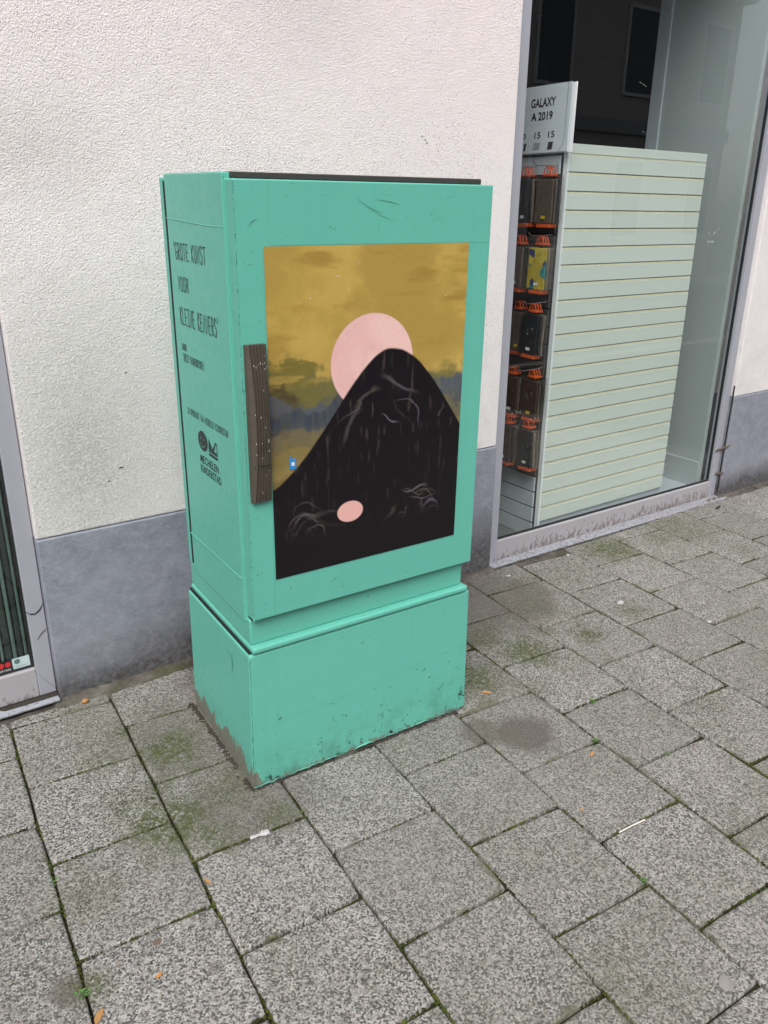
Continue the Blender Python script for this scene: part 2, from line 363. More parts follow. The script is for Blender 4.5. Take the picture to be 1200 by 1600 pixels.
def ground_z(x, y): return -0.0064 * (x - 0.8) + 0.0189 * (y + 0.6)

# text ----------------------------------------------------------------------
def text_mesh(txt, bold=0.0):
    c = bpy.data.curves.new('t', 'FONT'); c.body = txt; c.size = 1.0; c.offset = bold; c.resolution_u = 3
    o = bpy.data.objects.new('t', c); COL.objects.link(o); bpy.context.view_layer.update()
    me = bpy.data.meshes.new_from_object(o.evaluated_get(bpy.context.evaluated_depsgraph_get()))
    bpy.data.objects.remove(o); bpy.data.curves.remove(c)
    co = np.array([v.co[:] for v in me.vertices]); return me, co
def put_text(name, txt, mat, parent, org, du, dv, width, height, bold=0.0):
    """text box fitted: origin = lower-left, du/dv unit vectors"""
    me, co = text_mesh(txt, bold)
    lo, hi = co.min(0), co.max(0)
    u = (co[:, 0] - lo[0]) / (hi[0] - lo[0]) * width; v = (co[:, 1] - lo[1]) / (hi[1] - lo[1]) * height
    P = np.array(org)[None] + u[:, None] * np.array(du) + v[:, None] * np.array(dv)
    me.vertices.foreach_set('co', P.ravel().astype(np.float32)); me.update(); me.name = name
    return link(name, me, mat, parent)
GL = {
 'G': [[(.95, .86), (.75, 1), (.3, 1), (.08, .8), (.08, .2), (.3, 0), (.72, 0), (.95, .16), (.95, .45), (.55, .45)]],
 'R': [[(.12, 0), (.12, 1)], [(.0, .99), (.7, .96), (.9, .8), (.86, .58), (.14, .46)], [(.35, .5), (.98, 0)]],
 'O': [[(.2, .02), (.08, .2), (.08, .85), (.3, 1), (.75, .98), (.92, .8), (.92, .15), (.7, 0), (.15, .03)]],
 'T': [[(.5, 0), (.5, .98)], [(0, .97), (1, 1)]],
 'E': [[(.95, .98), (.12, 1), (.12, .02), (.95, 0)], [(.12, .52), (.8, .5)]],
 'K': [[(.12, 0), (.12, 1)], [(.95, 1), (.16, .5), (.95, 0)]],
 'U': [[(.08, 1), (.08, .18), (.3, 0), (.75, 0), (.92, .18), (.92, 1)]],
 'N': [[(.1, 0), (.1, 1), (.9, 0), (.9, 1)]],
 'S': [[(.92, .88), (.7, 1), (.25, 1), (.06, .84), (.1, .62), (.88, .42), (.94, .16), (.7, 0), (.25, 0), (.04, .12)]],
 'V': [[(.02, 1), (.5, 0), (.98, 1)]], 'L': [[(.12, 1), (.12, 0), (.95, 0)]],
 'I': [[(.5, .02), (.5, .98)], [(.1, 1), (.9, .99)], [(.1, 0), (.9, .01)]],
 'D': [[(.1, 0), (.1, 1), (.6, .97), (.92, .7), (.92, .3), (.6, .03), (.12, 0)]],
 'H': [[(.1, 0), (.1, 1)], [(.9, 0), (.9, 1)], [(.1, .5), (.9, .5)]],
 'A': [[(.03, 0), (.5, 1), (.97, 0)], [(.2, .36), (.8, .36)]],
 'Y': [[(.02, 1), (.5, .5)], [(.98, 1), (.5, .5), (.5, 0)]],
 'P': [[(.12, 0), (.12, 1), (.7, .98), (.92, .8), (.85, .56), (.14, .46)]],
 'C': [[(.92, .86), (.7, 1), (.3, 1), (.08, .8), (.08, .2), (.3, 0), (.7, 0), (.92, .14)]],
 'M': [[(.06, 0), (.1, 1), (.5, .4), (.9, 1), (.94, 0)]],
 "'": [[(.6, 1.08), (.45, .82)]]}
def ribbon(bm, pts, w, X0, off, h):
    """flat ribbon on the plane x = X0 - off (facing -x); pts in (u, z), u runs towards -y"""
    n = len(pts); L = []; R = []
    for i, (a, z) in enumerate(pts):
        p = Vector((a, z)); d = Vector((0, 0))
        if i: d += (p - Vector(pts[i - 1])).normalized()
        if i < n - 1: d += (Vector(pts[i + 1]) - p).normalized()
        if d.length < 1e-6: d = Vector((1, 0))
        d.normalize(); q = Vector((-d.y, d.x))
        if i == 0: p = p - d * w * .5
        if i == n - 1: p = p + d * w * .5
        k = 1.0
        if 0 < i < n - 1:
            e = (Vector(pts[i + 1]) - Vector(pts[i])).normalized(); k = 1 / max(.5, abs(e.dot(d)))
        L.append(p + q * w * .5 * k); R.append(p - q * w * .5 * k)
    V = [[bm.verts.new((X0 - off, -q.x, q.y)) for q in side] for side in (L, R)]
    for i in range(n - 1): bm.faces.new((V[0][i], V[0][i + 1], V[1][i + 1], V[1][i]))
def hand_text(name, txt, parent, X0, y_left, y_right, z0, z1, w):
    bm = bmesh.new(); h = z1 - z0
    adv = sum(0.9 if ch == ' ' else .5 if ch == "'" else 1.0 for ch in txt) - 0.25
    cw = (y_left - y_right) / adv; x = -y_left; k = 0
    for ch in txt:
        a = 0.9 if ch == ' ' else .5 if ch == "'" else 1.0
        for st in GL.get(ch, []):
            jit = lambda: random.uniform(-.02, .02)
            ribbon(bm, [(x + (p[0] + jit()) * cw * .70 * (a if ch == "'" else 1), z0 + (p[1] + jit()) * h) for p in st], w, X0, 0.0006 + 0.00005 * (k % 5), h); k += 1
        x += cw * a
    me = bpy.data.meshes.new(name); bm.to_mesh(me); bm.free()
    return link(name, me, MAT['ink'], parent)

# =================================================================== GROUND
GTH = -0.071; TX, TY = -0.2212, -0.8224; PT = 0.303; PV = 0.303 * 1.0026
ct, st_ = math.cos(GTH), math.sin(GTH)
LDX = {0: .004, 1: -.002, 2: 0, 3: .003, 4: -.001, 5: -.004, 6: -.006, 7: -.003, 8: .003, 9: .002, 10: 0}
def tile_w(u, v, dx=0.0, dy=0.0):
    a = u * PT + dx; b = -v * PV + dy
    return (TX + ct * a - st_ * b, TY + st_ * a + ct * b)
bm = bmesh.new()
def gquad(x0, x1, y0, y1, dz, n=1):
    vs = [bm.verts.new((x, y, ground_z(x, y) + dz)) for x, y in ((x0, y0), (x1, y0), (x1, y1), (x0, y1))]; bm.faces.new(vs)
gquad(-40, 40, -3.6, 0.01, -0.012)
ground = fin(bm, 'ground', MAT['soil']); props(ground, kind='structure')
pav = bpy.data.objects.new('pavement', None); COL.objects.link(pav); props(pav, kind='structure')

def clip(poly, ymax):
    out = []
    for i in range(len(poly)):
        A, B = poly[i], poly[(i + 1) % len(poly)]
        ia, ib = A[1] <= ymax, B[1] <= ymax
        if ia: out.append(A)
        if ia != ib:
            t = (ymax - A[1]) / (B[1] - A[1]); out.append((A[0] + (B[0] - A[0]) * t, ymax))
    return out
def area(p): return abs(sum(p[i][0] * p[(i + 1) % len(p)][1] - p[(i + 1) % len(p)][0] * p[i][1] for i in range(len(p)))) / 2
YCUT = -0.034
tiles = []
jy = {}
def joint_dy(u, v):
    return jy.setdefault((u, v), random.uniform(-.005, .005))
joints = []
for u in range(-3, 15):
    par = 0.0 if u % 2 == 1 else 0.5       # column between line u and u+1
    k0 = -5
    for k in range(k0, 9):
        v = k + par
        gap = random.uniform(.0028, .0046)
        dl = LDX.get(u, random.uniform(-.004, .004)); dr = LDX.get(u + 1, random.uniform(-.004, .004))
        LDX.setdefault(u, dl); LDX.setdefault(u + 1, dr)
        y0, y1 = joint_dy(u, v), joint_dy(u, v + 1)
        s0, s1 = random.uniform(-.002, .002), random.uniform(-.002, .002)
        q = [(u, v, dl + gap, y0 - gap * 1.25 + s0), (u + 1, v, dr - gap, y0 - gap * 1.25 - s0), (u + 1, v + 1, dr - gap, y1 + gap + s1), (u, v + 1, dl + gap, y1 + gap - s1)]
        poly = [tile_w(*t) for t in q]
        cpoly = clip(poly, YCUT + random.uniform(-.006, .006))
        if len(cpoly) < 3 or area(cpoly) < 0.012: continue
        cx = sum(p[0] for p in cpoly) / len(cpoly); cy = sum(p[1] for p in cpoly) / len(cpoly)
        if cy < -3.3: continue
        if 0.36 < cx < 1.0 and -0.62 < cy < -0.33: continue   # fully under the cabinet
        tiles.append((u, v, cpoly, cx, cy))
        joints.append((tile_w(u, v, dl, y0), tile_w(u + 1, v, dr, y0))); joints.append((tile_w(u, v, dl, y0), tile_w(u, v + 1, dl, y1)))
for (u, v, poly, cx, cy) in tiles:
    dz = random.uniform(-.0018, .0018); tx, ty = random.uniform(-.006, .006), random.uniform(-.006, .006)
    # densify the outline
    pts = []
    for i in range(len(poly)):
        A, B = Vector(poly[i]), Vector(poly[(i + 1) % len(poly)]); L = (B - A).length; m = 5 if L > .15 else 2
        for j in range(m):
            p = A.lerp(B, j / m)
            if j: 
                nrm = Vector((-(B - A).y, (B - A).x)).normalized(); p = p + nrm * abs(random.gauss(0, .0011))
            else:
                p = p + (Vector((cx, cy)) - p).normalized() * random.choice([.001, .002, .004, .007 if random.random() < .4 else .003])
            pts.append(p)
    bm = bmesh.new(); uvl = bm.loops.layers.uv.new('UVMap')
    rings = []
    for ins, z in ((0.0, -0.045), (0.0, -0.0035), (0.0022, -0.0006), (0.0065, 0.0)):
        r = []
        for p in pts:
            d = (Vector((cx, cy)) - p).normalized(); q = p + d * ins * 1.25
            zz = ground_z(q.x, q.y) + z + dz + tx * (q.x - cx) + ty * (q.y - cy)
            r.append(bm.verts.new((q.x - cx, q.y - cy, zz)))
        rings.append(r)
    n_ = len(pts)
    for a in range(3):
        for i in range(n_): bm.faces.new((rings[a][i], rings[a][(i + 1) % n_], rings[a + 1][(i + 1) % n_], rings[a + 1][i]))
    top = bm.faces.new(rings[3])
    for f in bm.faces:
        f.smooth = f is not top
        for l in f.loops:
            X = l.vert.co.x + cx - TX; Y = l.vert.co.y + cy - TY
            a = (ct * X + st_ * Y) / PT - u; b = -(-st_ * X + ct * Y) / PV - v
            l[uvl].uv = (a, b)
    bmesh.ops.recalc_face_normals(bm, faces=bm.faces)
    me = bpy.data.meshes.new('paving_slab'); bm.to_mesh(me); bm.free()
    me.set_sharp_from_angle(angle=math.radians(50)); me.polygons[max(range(len(me.polygons)), key=lambda i: me.polygons[i].area)].use_smooth = False
    link('paving_slab', me, MAT['slab'], pav, (cx, cy, 0))

# mortar fillet along the wall foot (uneven strip)
bm = bmesh.new(); xs = np.arange(-2.0, 5.0, 0.008); prof = [(-0.066, -0.010), (-0.046, -0.001), (-0.034, 0.003), (-0.022, 0.004), (-0.01, 0.007), (0.0, 0.009), (0.04, 0.010)]
rows = []
for x in xs:
    r = []
    for k, (y, z) in enumerate(prof):
        nz = noise.noise(Vector((x * 9, y * 30, 3))); nz2 = noise.noise(Vector((x * 40, y * 60, 9)))
        inw = x < -.02 or 1.83 < x < 3.56
        if inw: z = min(z, -.004)
        yy = y + (0.014 * nz if k < 3 else 0); r.append(bm.verts.new((x, yy, ground_z(x, yy) + z + (0.003 if inw else .005) * nz + 0.0035 * nz2 + .002 * noise.noise(Vector((x * 110, yy * 110, 4))))))
    rows.append(r)
for i in range(len(rows) - 1):
    for k in range(len(prof) - 1): bm.faces.new((rows[i][k], rows[i + 1][k], rows[i + 1][k + 1], rows[i][k + 1]))
fin(bm, 'mortar_strip', MAT['mortar'], pav, smooth=60)

# moss tufts in the joints ----------------------------------------------------
ico = bmesh.new(); bmesh.ops.create_icosphere(ico, subdivisions=1, radius=1.0)
IV = np.array([v.co[:] for v in ico.verts]); IF = np.array([[v.index for v in f.verts] for f in ico.faces]); ico.free()
class Blobs:
    def __init__(s): s.V = []; s.F = []; s.n = 0
    def add(s, x, y, z, r, fl=0.5):
        a = random.uniform(0, 6.28); c_, s_ = math.cos(a), math.sin(a)
        v = IV * (1 + rng.uniform(-.3, .3, (len(IV), 1))); sx, sy = random.uniform(.7, 1.4), random.uniform(.7, 1.4)
        p = np.stack([(v[:, 0] * sx * c_ - v[:, 1] * sy * s_) * r + x, (v[:, 0] * sx * s_ + v[:, 1] * sy * c_) * r + y, v[:, 2] * r * fl + z], 1)
        s.V.append(p); s.F.append(IF + s.n); s.n += len(IV)
    def make(s, name, mat, parent=None):
        V = np.concatenate(s.V); F = np.concatenate(s.F); me = bpy.data.meshes.new(name)
        me.from_pydata(V.tolist(), [], F.tolist()); o = link(name, me, mat, parent); return o
B = Blobs()
for (A, Bp) in joints:
    if min(A[1], Bp[1]) < -2.3 or max(A[1], Bp[1]) > -0.03 or A[0] > 3.9 or A[0] < -0.9: continue
    L = math.dist(A, Bp); m = int(L / 0.0035)
    for i in range(m):
        t = random.random(); x = A[0] + (Bp[0] - A[0]) * t; y = A[1] + (Bp[1] - A[1]) * t
        nzv = noise.noise(Vector((x * 3.1, y * 3.1, 1))) + 0.6 * noise.noise(Vector((x * 14, y * 14, 5)))
        if nzv < -0.02 + random.uniform(-.15, .15): continue
        r = random.uniform(.0013, .0030) * (1 + max(0, nzv) * .9)
        B.add(x + random.gauss(0, .0014), y + random.gauss(0, .0014), ground_z(x, y) - 0.0035 + r * 0.3, r, .6)
for (sx_, sy_), r_, k_ in SPOTS:
    for i in range(int(5200 * r_ * k_)):
        a = random.uniform(0, 6.28); q = r_ * 1.1 * random.random() ** .6; x, y = sx_ + q * math.cos(a), sy_ + q * math.sin(a)
        if y > -.03 or noise.noise(Vector((x * 22, y * 22, 8))) < .05 + .25 * (q / r_): continue
        r = random.uniform(.0008, .0022); B.add(x, y, ground_z(x, y) + .0004, r, .45)
o = B.make('moss', MAT['moss']); props(o, 'green moss growing in the joints of the paving slabs', 'moss', kind='stuff')

# =================================================================== SHOP BUILDING
shop = thing('shop_building', 'pinkish white stucco shop front with grey stone plinth and wide display windows', 'building', (0, 0, 0))
def wallseg(name, x0, x1, z0, z1, y0=0.006, y1=0.28):
    return bx(name, MAT['stucco'], shop, x0, x1, y0, y1, z0, z1, bev=0.005, seg=2)
wallseg('wall', 0.0, 1.828, 0.561, 2.9); wallseg('wall', 3.562, 7.0, 0.561, 2.9); wallseg('wall', -7.0, -1.95, 0.561, 2.9)
wallseg('wall', -7.0, 7.0, 2.902, 7.0)
def slab_stone(x0, x1):
    o = bx('plinth_stone', MAT['stone'], shop, x0, x1, 0.0, 0.27, -0.06, 0.559, bev=0.004, seg=2); return o
slab_stone(0.0, 0.66); slab_stone(0.662, 1.36); slab_stone(1.362, 1.828); slab_stone(3.562, 4.6); slab_stone(4.602, 7.0); slab_stone(-7.0, -1.95)
def crack(name, pts, w, y, parent, mat):
    bm = bmesh.new(); V = []
    for i, (x, z) in enumerate(pts):
        ww = w * (0.4 + random.random()); V.append((bm.verts.new((x, y, z + ww * .5)), bm.verts.new((x + ww * .4, y, z - ww * .5))))
    for i in range(len(V) - 1): bm.faces.new((V[i][0], V[i + 1][0], V[i + 1][1], V[i][1]))
    return fin(bm, name, mat, parent)

crack('dark_mark', [(.262, .735), (.268, .739), (.275, .736), (.279, .729)], .004, .0052, shop, MAT['dark'])
for x_, z_ in ((1.405, 1.70), (1.412, 1.69), (.31, 1.02), (.225, .70), (.60, 2.13), (.62, 2.12), (1.39, 1.71)):
    crack('dark_mark', [(x_, z_), (x_ + .006, z_ + .003), (x_ + .010, z_ - .002)], .003, .0052, shop, MAT['rust'])

def make_window(name, x0, x1, ztop, z0l, z0r, rails, fw, label=None):
    """x0..x1 opening, frame y .03-.075, bottom rail slopes z0l->z0r"""
    w = thing(name, None, None); w.parent = shop
    w.pop('category', None) if 'category' in w else None
    zb = lambda x: z0l + (z0r - z0l) * (x - x0) / (x1 - x0)
    def rail(nm, xa, xb, za0, za1, zb0, zb1, m, y0=.030, y1=.075):
        bm = bmesh.new()
        hexa(bm, [(xa, y0, za0), (xb, y0, zb0), (xb, y1, zb0), (xa, y1, za0), (xa, y0, za1), (xb, y0, zb1), (xb, y1, zb1), (xa, y1, za1)], 0.0025)
        return fin(bm, nm, m, w, smooth=40)
    rail('frame_jamb', x0 + .002, x0 + fw, zb(x0), ztop, zb(x0), ztop, MAT['frame'])
    rail('frame_jamb', x1 - fw + .012, x1 - .002, zb(x1), ztop, zb(x1), ztop, MAT['frame'])
    rail('frame_head', x0 + fw + .0005, x1 - fw, ztop - .06, ztop, ztop - .06, ztop, MAT['frame'])
    h = 0.098
    rail('frame_bottom_rail', x0 + fw + .001, x1 - fw + .0115, zb(x0), zb(x0) + h, zb(x1), zb(x1) + h, MAT['rail'], .031, .074)
    # glazing bead: thin darker rubber line
    rail('rubber_seal', x0 + fw + .002, x1 - fw + .010, zb(x0) + h + .0005, zb(x0) + h + .007, zb(x1) + h + .0005, zb(x1) + h + .007, MAT['dark'], .045, .06)
    rail('rubber_seal', x1 - fw + .006, x1 - fw + .0115, zb(x1) + h + .008, ztop - .07, zb(x1) + h + .008, ztop - .07, MAT['dark'], .045, .06)
    big_ = x1 > 1; xa, xb = x0 + .003, x1 + (.028 if big_ else -.004); ya, yb_ = (-.020, -.038) if big_ else (-.018, -.018)
    za, zb_ = (.013, -.002) if big_ else (zb(x0) - .002, zb(x1) - .002)
    bm = bmesh.new(); hexa(bm, [(xa, ya, za - .009), (xb, yb_, zb_ - .009), (xb, .10, zb_ - .009), (xa, .10, za - .009), (xa, ya, za), (xb, yb_, zb_), (xb, .10, zb_ - .001), (xa, .10, za - .001)], .003)
    if big_:
        for v in bm.verts:
            if v.co.y > 0 and v.co.x > x1 - .01: v.co.x = x1 - .004
    fin(bm, 'window_sill', MAT['sill'], w, smooth=40)
    rail('footing', x0 + .003, x1 - .003, zb(x0) - .12, zb(x0) - .016 + (.02 if x1 > 1 else 0), zb(x1) - .12, zb(x1) - .001, MAT['crumb_dark'], .004, .09)
    g = rail('glass_pane', x0 + fw - .004, x1 - fw + .014, zb(x0) + h + .0, ztop - .06, zb(x1) + h, ztop - .06, MAT['glass'], .0515, .0525)
    return w
# single sheet glass: replace the box by one quad so the light passes once
def sheet(name, parent, x0, x1, z0, z1, y, mat):
    me = bpy.data.meshes.new(name); me.from_pydata([(x0, y, z0), (x1, y, z0), (x1, y, z1), (x0, y, z1)], [], [(0, 1, 2, 3)]); return link(name, me, mat, parent)
win = make_window('shop_window', 1.828, 3.562, 2.90, 0.006, -0.012, None, 0.066)
lwin = make_window('shop_window', -1.95, 0.0, 2.90, 0.036, 0.036, None, 0.064)
for w in (win, lwin):
    for ch in list(w.children):
        if ch.name.startswith('glass_pane'): bpy.data.objects.remove(ch)
sheet('glass_pane', win, 1.885, 3.515, 0.06, 2.86, 0.052, MAT['glass'])
sheet('glass_pane', lwin, -1.9, -0.055, 0.10, 2.86, 0.052, MAT['glass'])
sm_m = NT('dried_smear'); MAT['smear'] = sm_m.set((0.75, 0.78, 0.78), 0.7, 0, **{'Alpha': sm_m.mr(sm_m.noise(sm_m.P, 90, 4), 0.4, 0.7, 0.05, 0.6)})
bm = bmesh.new(); pr2 = random.Random(3)
for (x0_, z0_, x1_, z1_, w_) in ((3.16, 1.36, 3.20, 1.43, .003), (3.17, 1.355, 3.24, 1.352, .006), (3.20, 1.375, 3.235, 1.40, .003), (3.24, 1.39, 3.262, 1.42, .003), (2.79, 1.52, 2.81, 1.49, .003), (2.81, 1.49, 2.83, 1.495, .003), (2.81, 1.484, 2.822, 1.484, .005), (2.46, 1.40, 2.48, 1.435, .002), (2.98, 1.30, 2.995, 1.34, .002),
        (2.68, 2.35, 2.70, 2.33, .002), (2.55, 1.98, 2.60, 1.965, .0015), (2.60, 1.80, 2.63, 1.79, .0015), (3.25, .22, 3.28, .215, .003), (2.1, .9, 2.11, .91, .002)):
    n_s = 6; prev = None
    for i in range(n_s + 1):
        t = i / n_s; x = x0_ + (x1_ - x0_) * t + pr2.gauss(0, .0012); z = z0_ + (z1_ - z0_) * t + pr2.gauss(0, .0012); k = w_ * (.25 + math.sin(math.pi * t) * .6)
        cur = (bm.verts.new((x, .0505, z + k)), bm.verts.new((x + k * .6, .0505, z - k)))
        if prev: bm.faces.new((prev[0], cur[0], cur[1], prev[1]))
        prev = cur
props(fin(bm, 'smear', MAT['smear'], win), kind='stuff')
# cracked dirt on the left frame jamb, brown trails by the right jamb
crack('crack', [(-0.058, .335), (-0.045, .322), (-0.03, .318), (-0.016, .328), (-0.004, .345), (-0.002, .362)], .004, .0285, lwin, MAT['dark'])
crack('crack', [(-0.035, .232), (-0.022, .248), (-0.008, .258)], .0025, .0285, lwin, MAT['rust'])
crack('mitre_joint', [(-0.062, .135), (-0.03, .085), (-0.002, .045)], .003, .0284, lwin, MAT['dark'])
for pts in ([(3.50, .262), (3.52, .270), (3.545, .268), (3.563, .288), (3.575, .292)], [(3.535, .13), (3.55, .125), (3.565, .135)]):
    bm = bmesh.new(); tube(bm, [(x, .026 if x < 3.555 else -.003, z) for x, z in pts], [.003, .0065, .005, .006, .003][:len(pts)], 6)
    fin(bm, 'dirt_trail', MAT['rust'], win, smooth=60)
bm = bmesh.new(); tube(bm, [(3.5585, .015, .03), (3.5585, .013, .62)], .004, 6); fin(bm, 'dark_gap', MAT['dark'], win)
crack('crack', [(0.28, .548), (0.295, .50), (0.315, .43), (0.335, .37)], .0018, -.0006, shop, MAT['stone'])

# interior ------------------------------------------------------------------
def struct(name, mat, *a):
    o = bx(name, mat, None, *a); props(o, kind='structure'); return o
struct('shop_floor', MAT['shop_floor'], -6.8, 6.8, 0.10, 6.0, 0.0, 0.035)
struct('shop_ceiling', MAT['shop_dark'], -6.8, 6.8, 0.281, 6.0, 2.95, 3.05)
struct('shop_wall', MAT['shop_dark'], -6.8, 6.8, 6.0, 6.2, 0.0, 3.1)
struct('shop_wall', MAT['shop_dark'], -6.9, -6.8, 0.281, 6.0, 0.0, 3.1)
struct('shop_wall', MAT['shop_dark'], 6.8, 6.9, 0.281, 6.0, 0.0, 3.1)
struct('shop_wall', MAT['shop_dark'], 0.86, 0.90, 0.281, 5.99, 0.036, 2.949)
props(bx('shop_column', MAT['column'], None, 4.70, 4.95, 2.9, 3.15, 0.036, 2.949), 'grey column deep in the dark shop behind the glass', 'column')
# white side partition of the display box
sp = thing('display_partition', 'tall pale grey partition standing inside the window right of the slatted board', 'partition', (3.472, 0.092, 0.036))
bx('panel', MAT['panel'], sp, 0.0, 0.03, 0.0, 0.53, 0.0, 2.86); bx('end_post', MAT['panel_edge'], sp, -0.012, 0.04, 0.5305, 0.605, 0.0, 2.86, bev=.003)
bx('skirting', MAT['panel'], sp, -0.012, -0.0005, 0.0, 0.53, 0.001, 0.155, bev=.002)
bx('platform', MAT['panel_edge'], sp, -0.28, -0.0125, 0.0, 0.40, 0.0, 0.012)

# slatted board behind the glass ---------------------------------------------
sb = thing('slatwall_board', 'pale green-white slatted display board standing close behind the right window', 'display board', (2.207, 0.078, 0.036))
bx('end_edge', MAT['white'], sb, -0.012, -0.0005, 0.0, 0.022, 0.049, 1.70)
bx('backing', MAT['panel_edge'], sb, 0.0, 0.918, 0.0095, 0.020, 0.049, 1.698)
bx('foot_rail', MAT['panel_edge'], sb, 0.0, 0.918, 0.002, 0.020, 0.0, 0.048)
bm = bmesh.new(); box(bm, 0.0, 0.918, 0.0, 0.008, 0.0, 0.0590, bev=.0007); slat0 = None
bl = bmesh.new(); box(bl, 0.0, 0.918, 0.0022, 0.0084, 0.0, 0.0085); gl_m = fin(bl, 'groove_lip', MAT['groove'], sb, loc=(0, 0, 1.6557 + .0)); lip_m = gl_m
zs = [1.655 - 0.0722 * k for k in range(23)]
for k, z in enumerate([None] + zs[:-0 or None]):
    if k == 0:
        o = bx('slat', MAT['slat'], sb, 0.0, 0.918, 0.0, 0.008, 1.6635, 1.6995, bev=.0015)
    elif k == 1:
        o = fin(bm, 'slat', MAT['slat'], sb, loc=(0, 0, z - 0.0590), smooth=40); slat0 = o
    else:
        if z - 0.0590 < 0.045: continue
        o = lip_m.copy(); COL.objects.link(o); o.parent = sb; o.location = (0, 0, z + .0007)
        o = slat0.copy(); COL.objects.link(o); o.parent = sb; o.location = (0, 0, z - 0.0590)

# phone case rack perpendicular to the glass -----------------------------------
MAT['rackslat'] = simple('shaded_rack_laminate', (0.055, 0.05, 0.05), 0.4)  # white rack slats, with the shade between packs put into the colour
MAT['beige'] = simple('beige_phone_case', (0.26, 0.21, 0.17), 0.5)
rk = thing('phone_case_rack', 'white slatted rack full of phone cases at right angles to the window', 'display rack', (2.182, 0.104, 0.036))
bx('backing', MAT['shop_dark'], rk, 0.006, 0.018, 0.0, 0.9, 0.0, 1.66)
bm = bmesh.new(); box(bm, -0.004, 0.005, 0.0, 0.9, 0.0, 0.068, bev=.001); s0 = fin(bm, 'slat', MAT['rackslat'], rk, loc=(0, 0, 0.0)); 
for k in range(1, 22):
    o = s0.copy(); COL.objects.link(o); o.parent = rk; o.location = (0, 0, 0.0755 * k)
    if k in (1, 2, 3, 21):
        if k == 1: darkslat = s0.data; lightslat = s0.data.copy(); lightslat.materials.clear(); lightslat.materials.append(MAT['panel_edge']); s0.data = lightslat
        o.data = lightslat
    elif k > 3: o.data = darkslat
HOOKS = []
ROWS = [1.615, 1.352, 1.082, 0.800, 0.575]; COLS = [0.008, 0.121, 0.234, 0.347]
for r, z in enumerate(ROWS):
    for y in COLS:
        bm = bmesh.new(); yy = y - 0.0
        tube(bm, [(-0.004, yy, z + .004), (-.02, yy, z), (-.13, yy, z - .002), (-.145, yy, z + .012)], .0022, 6)
        fin(bm, 'hook', MAT['metal'], rk, smooth=60); HOOKS.append((r, y, z))
kinds = [('black', 'black'), ('brown', 'taupe'), ('darkbrown', 'dark brown'), ('flower', 'flower printed'), ('redprint', 'red and white printed')]
lay = {(0, 1): 0, (0, 0): 1, (0, 2): 0, (0, 3): 0, (1, 2): 4, (1, 1): 1, (1, 0): 3, (1, 3): 4, (2, 2): 0, (2, 1): 1, (2, 0): 0, (2, 3): 0, (3, 2): 1, (3, 1): 2, (3, 0): 2, (3, 3): 1, (4, 2): 0, (4, 1): 2, (4, 0): 0, (4, 3): 0}
rown = ['top', 'second', 'middle', 'fourth', 'bottom']; coln = ['nearest the slatted board', 'second from the board', 'third from the board', 'beside the window frame']
def phone_case(r, c, y, z):
    k = lay[(r, c)]; mk, mn = kinds[k]
    t = thing('phone_case', f'{mn} phone case in the {rown[r]} rack row, {coln[c]}', 'phone case', (2.182 - .035 - .012 * ((r + c) % 3), 0.11 + y, z + 0.036), (random.uniform(-.06, .06), 0, random.uniform(-.12, .12)), 'phone cases on the rack')
    for j in range(3):
        x = -.016 * (j - 1); W2 = .055
        bm = bmesh.new(); box(bm, x - .010, x, -.046 + .003 * j, .046 + .003 * j, -.218, -.050, bev=.004, seg=2)
        fin(bm, 'case_shell', MAT[mk if j == 2 else ['black', 'brown', 'beige'][(r + c + j) % 3]], t, smooth=40)
        bm = bmesh.new(); box(bm, x - .0125, x + .0015, -W2, W2, -.222, -.035); fin(bm, 'clear_bag', MAT['bag'], t)
        bm = bmesh.new(); box(bm, x - .012, x + .001, -.036, .036, -.234, -.219, bev=.002); fin(bm, 'bottom_clip', MAT['orange'], t, smooth=40)
        bm = bmesh.new(); box(bm, x - .009, x + .001, -.024, .024, -.040, -.031, bev=.002)
        tube(bm, [(x - .006, .017 * math.cos(a), -.030 + .026 * math.sin(a)) for a in np.linspace(0, math.pi, 9)], .0026, 6)
        fin(bm, 'hanger', MAT['orange'], t, smooth=40)
    bm = bmesh.new(); box(bm, -.0285, -.0275, -.01, .012, -.20, -.188); fin(bm, 'price_label', MAT['label_white' if (r + c) % 3 else 'yellow'], t)
    if k in (0, 2):
        bm = bmesh.new(); tube(bm, [(-.026, .018 * math.cos(a), -.12 + .018 * math.sin(a)) for a in np.linspace(0, 2 * math.pi, 13)[:-1]], .0015, 5, closed=True); fin(bm, 'ring_print', MAT['metal'], t)
    elif k == 1:
        bm = bmesh.new(); box(bm, -.0258, -.0238, .012, .026, -.085, -.066, bev=.0008); fin(bm, 'camera_hole', MAT['black'], t)
for (r, y, z) in HOOKS: phone_case(r, COLS.index(y), y, z)

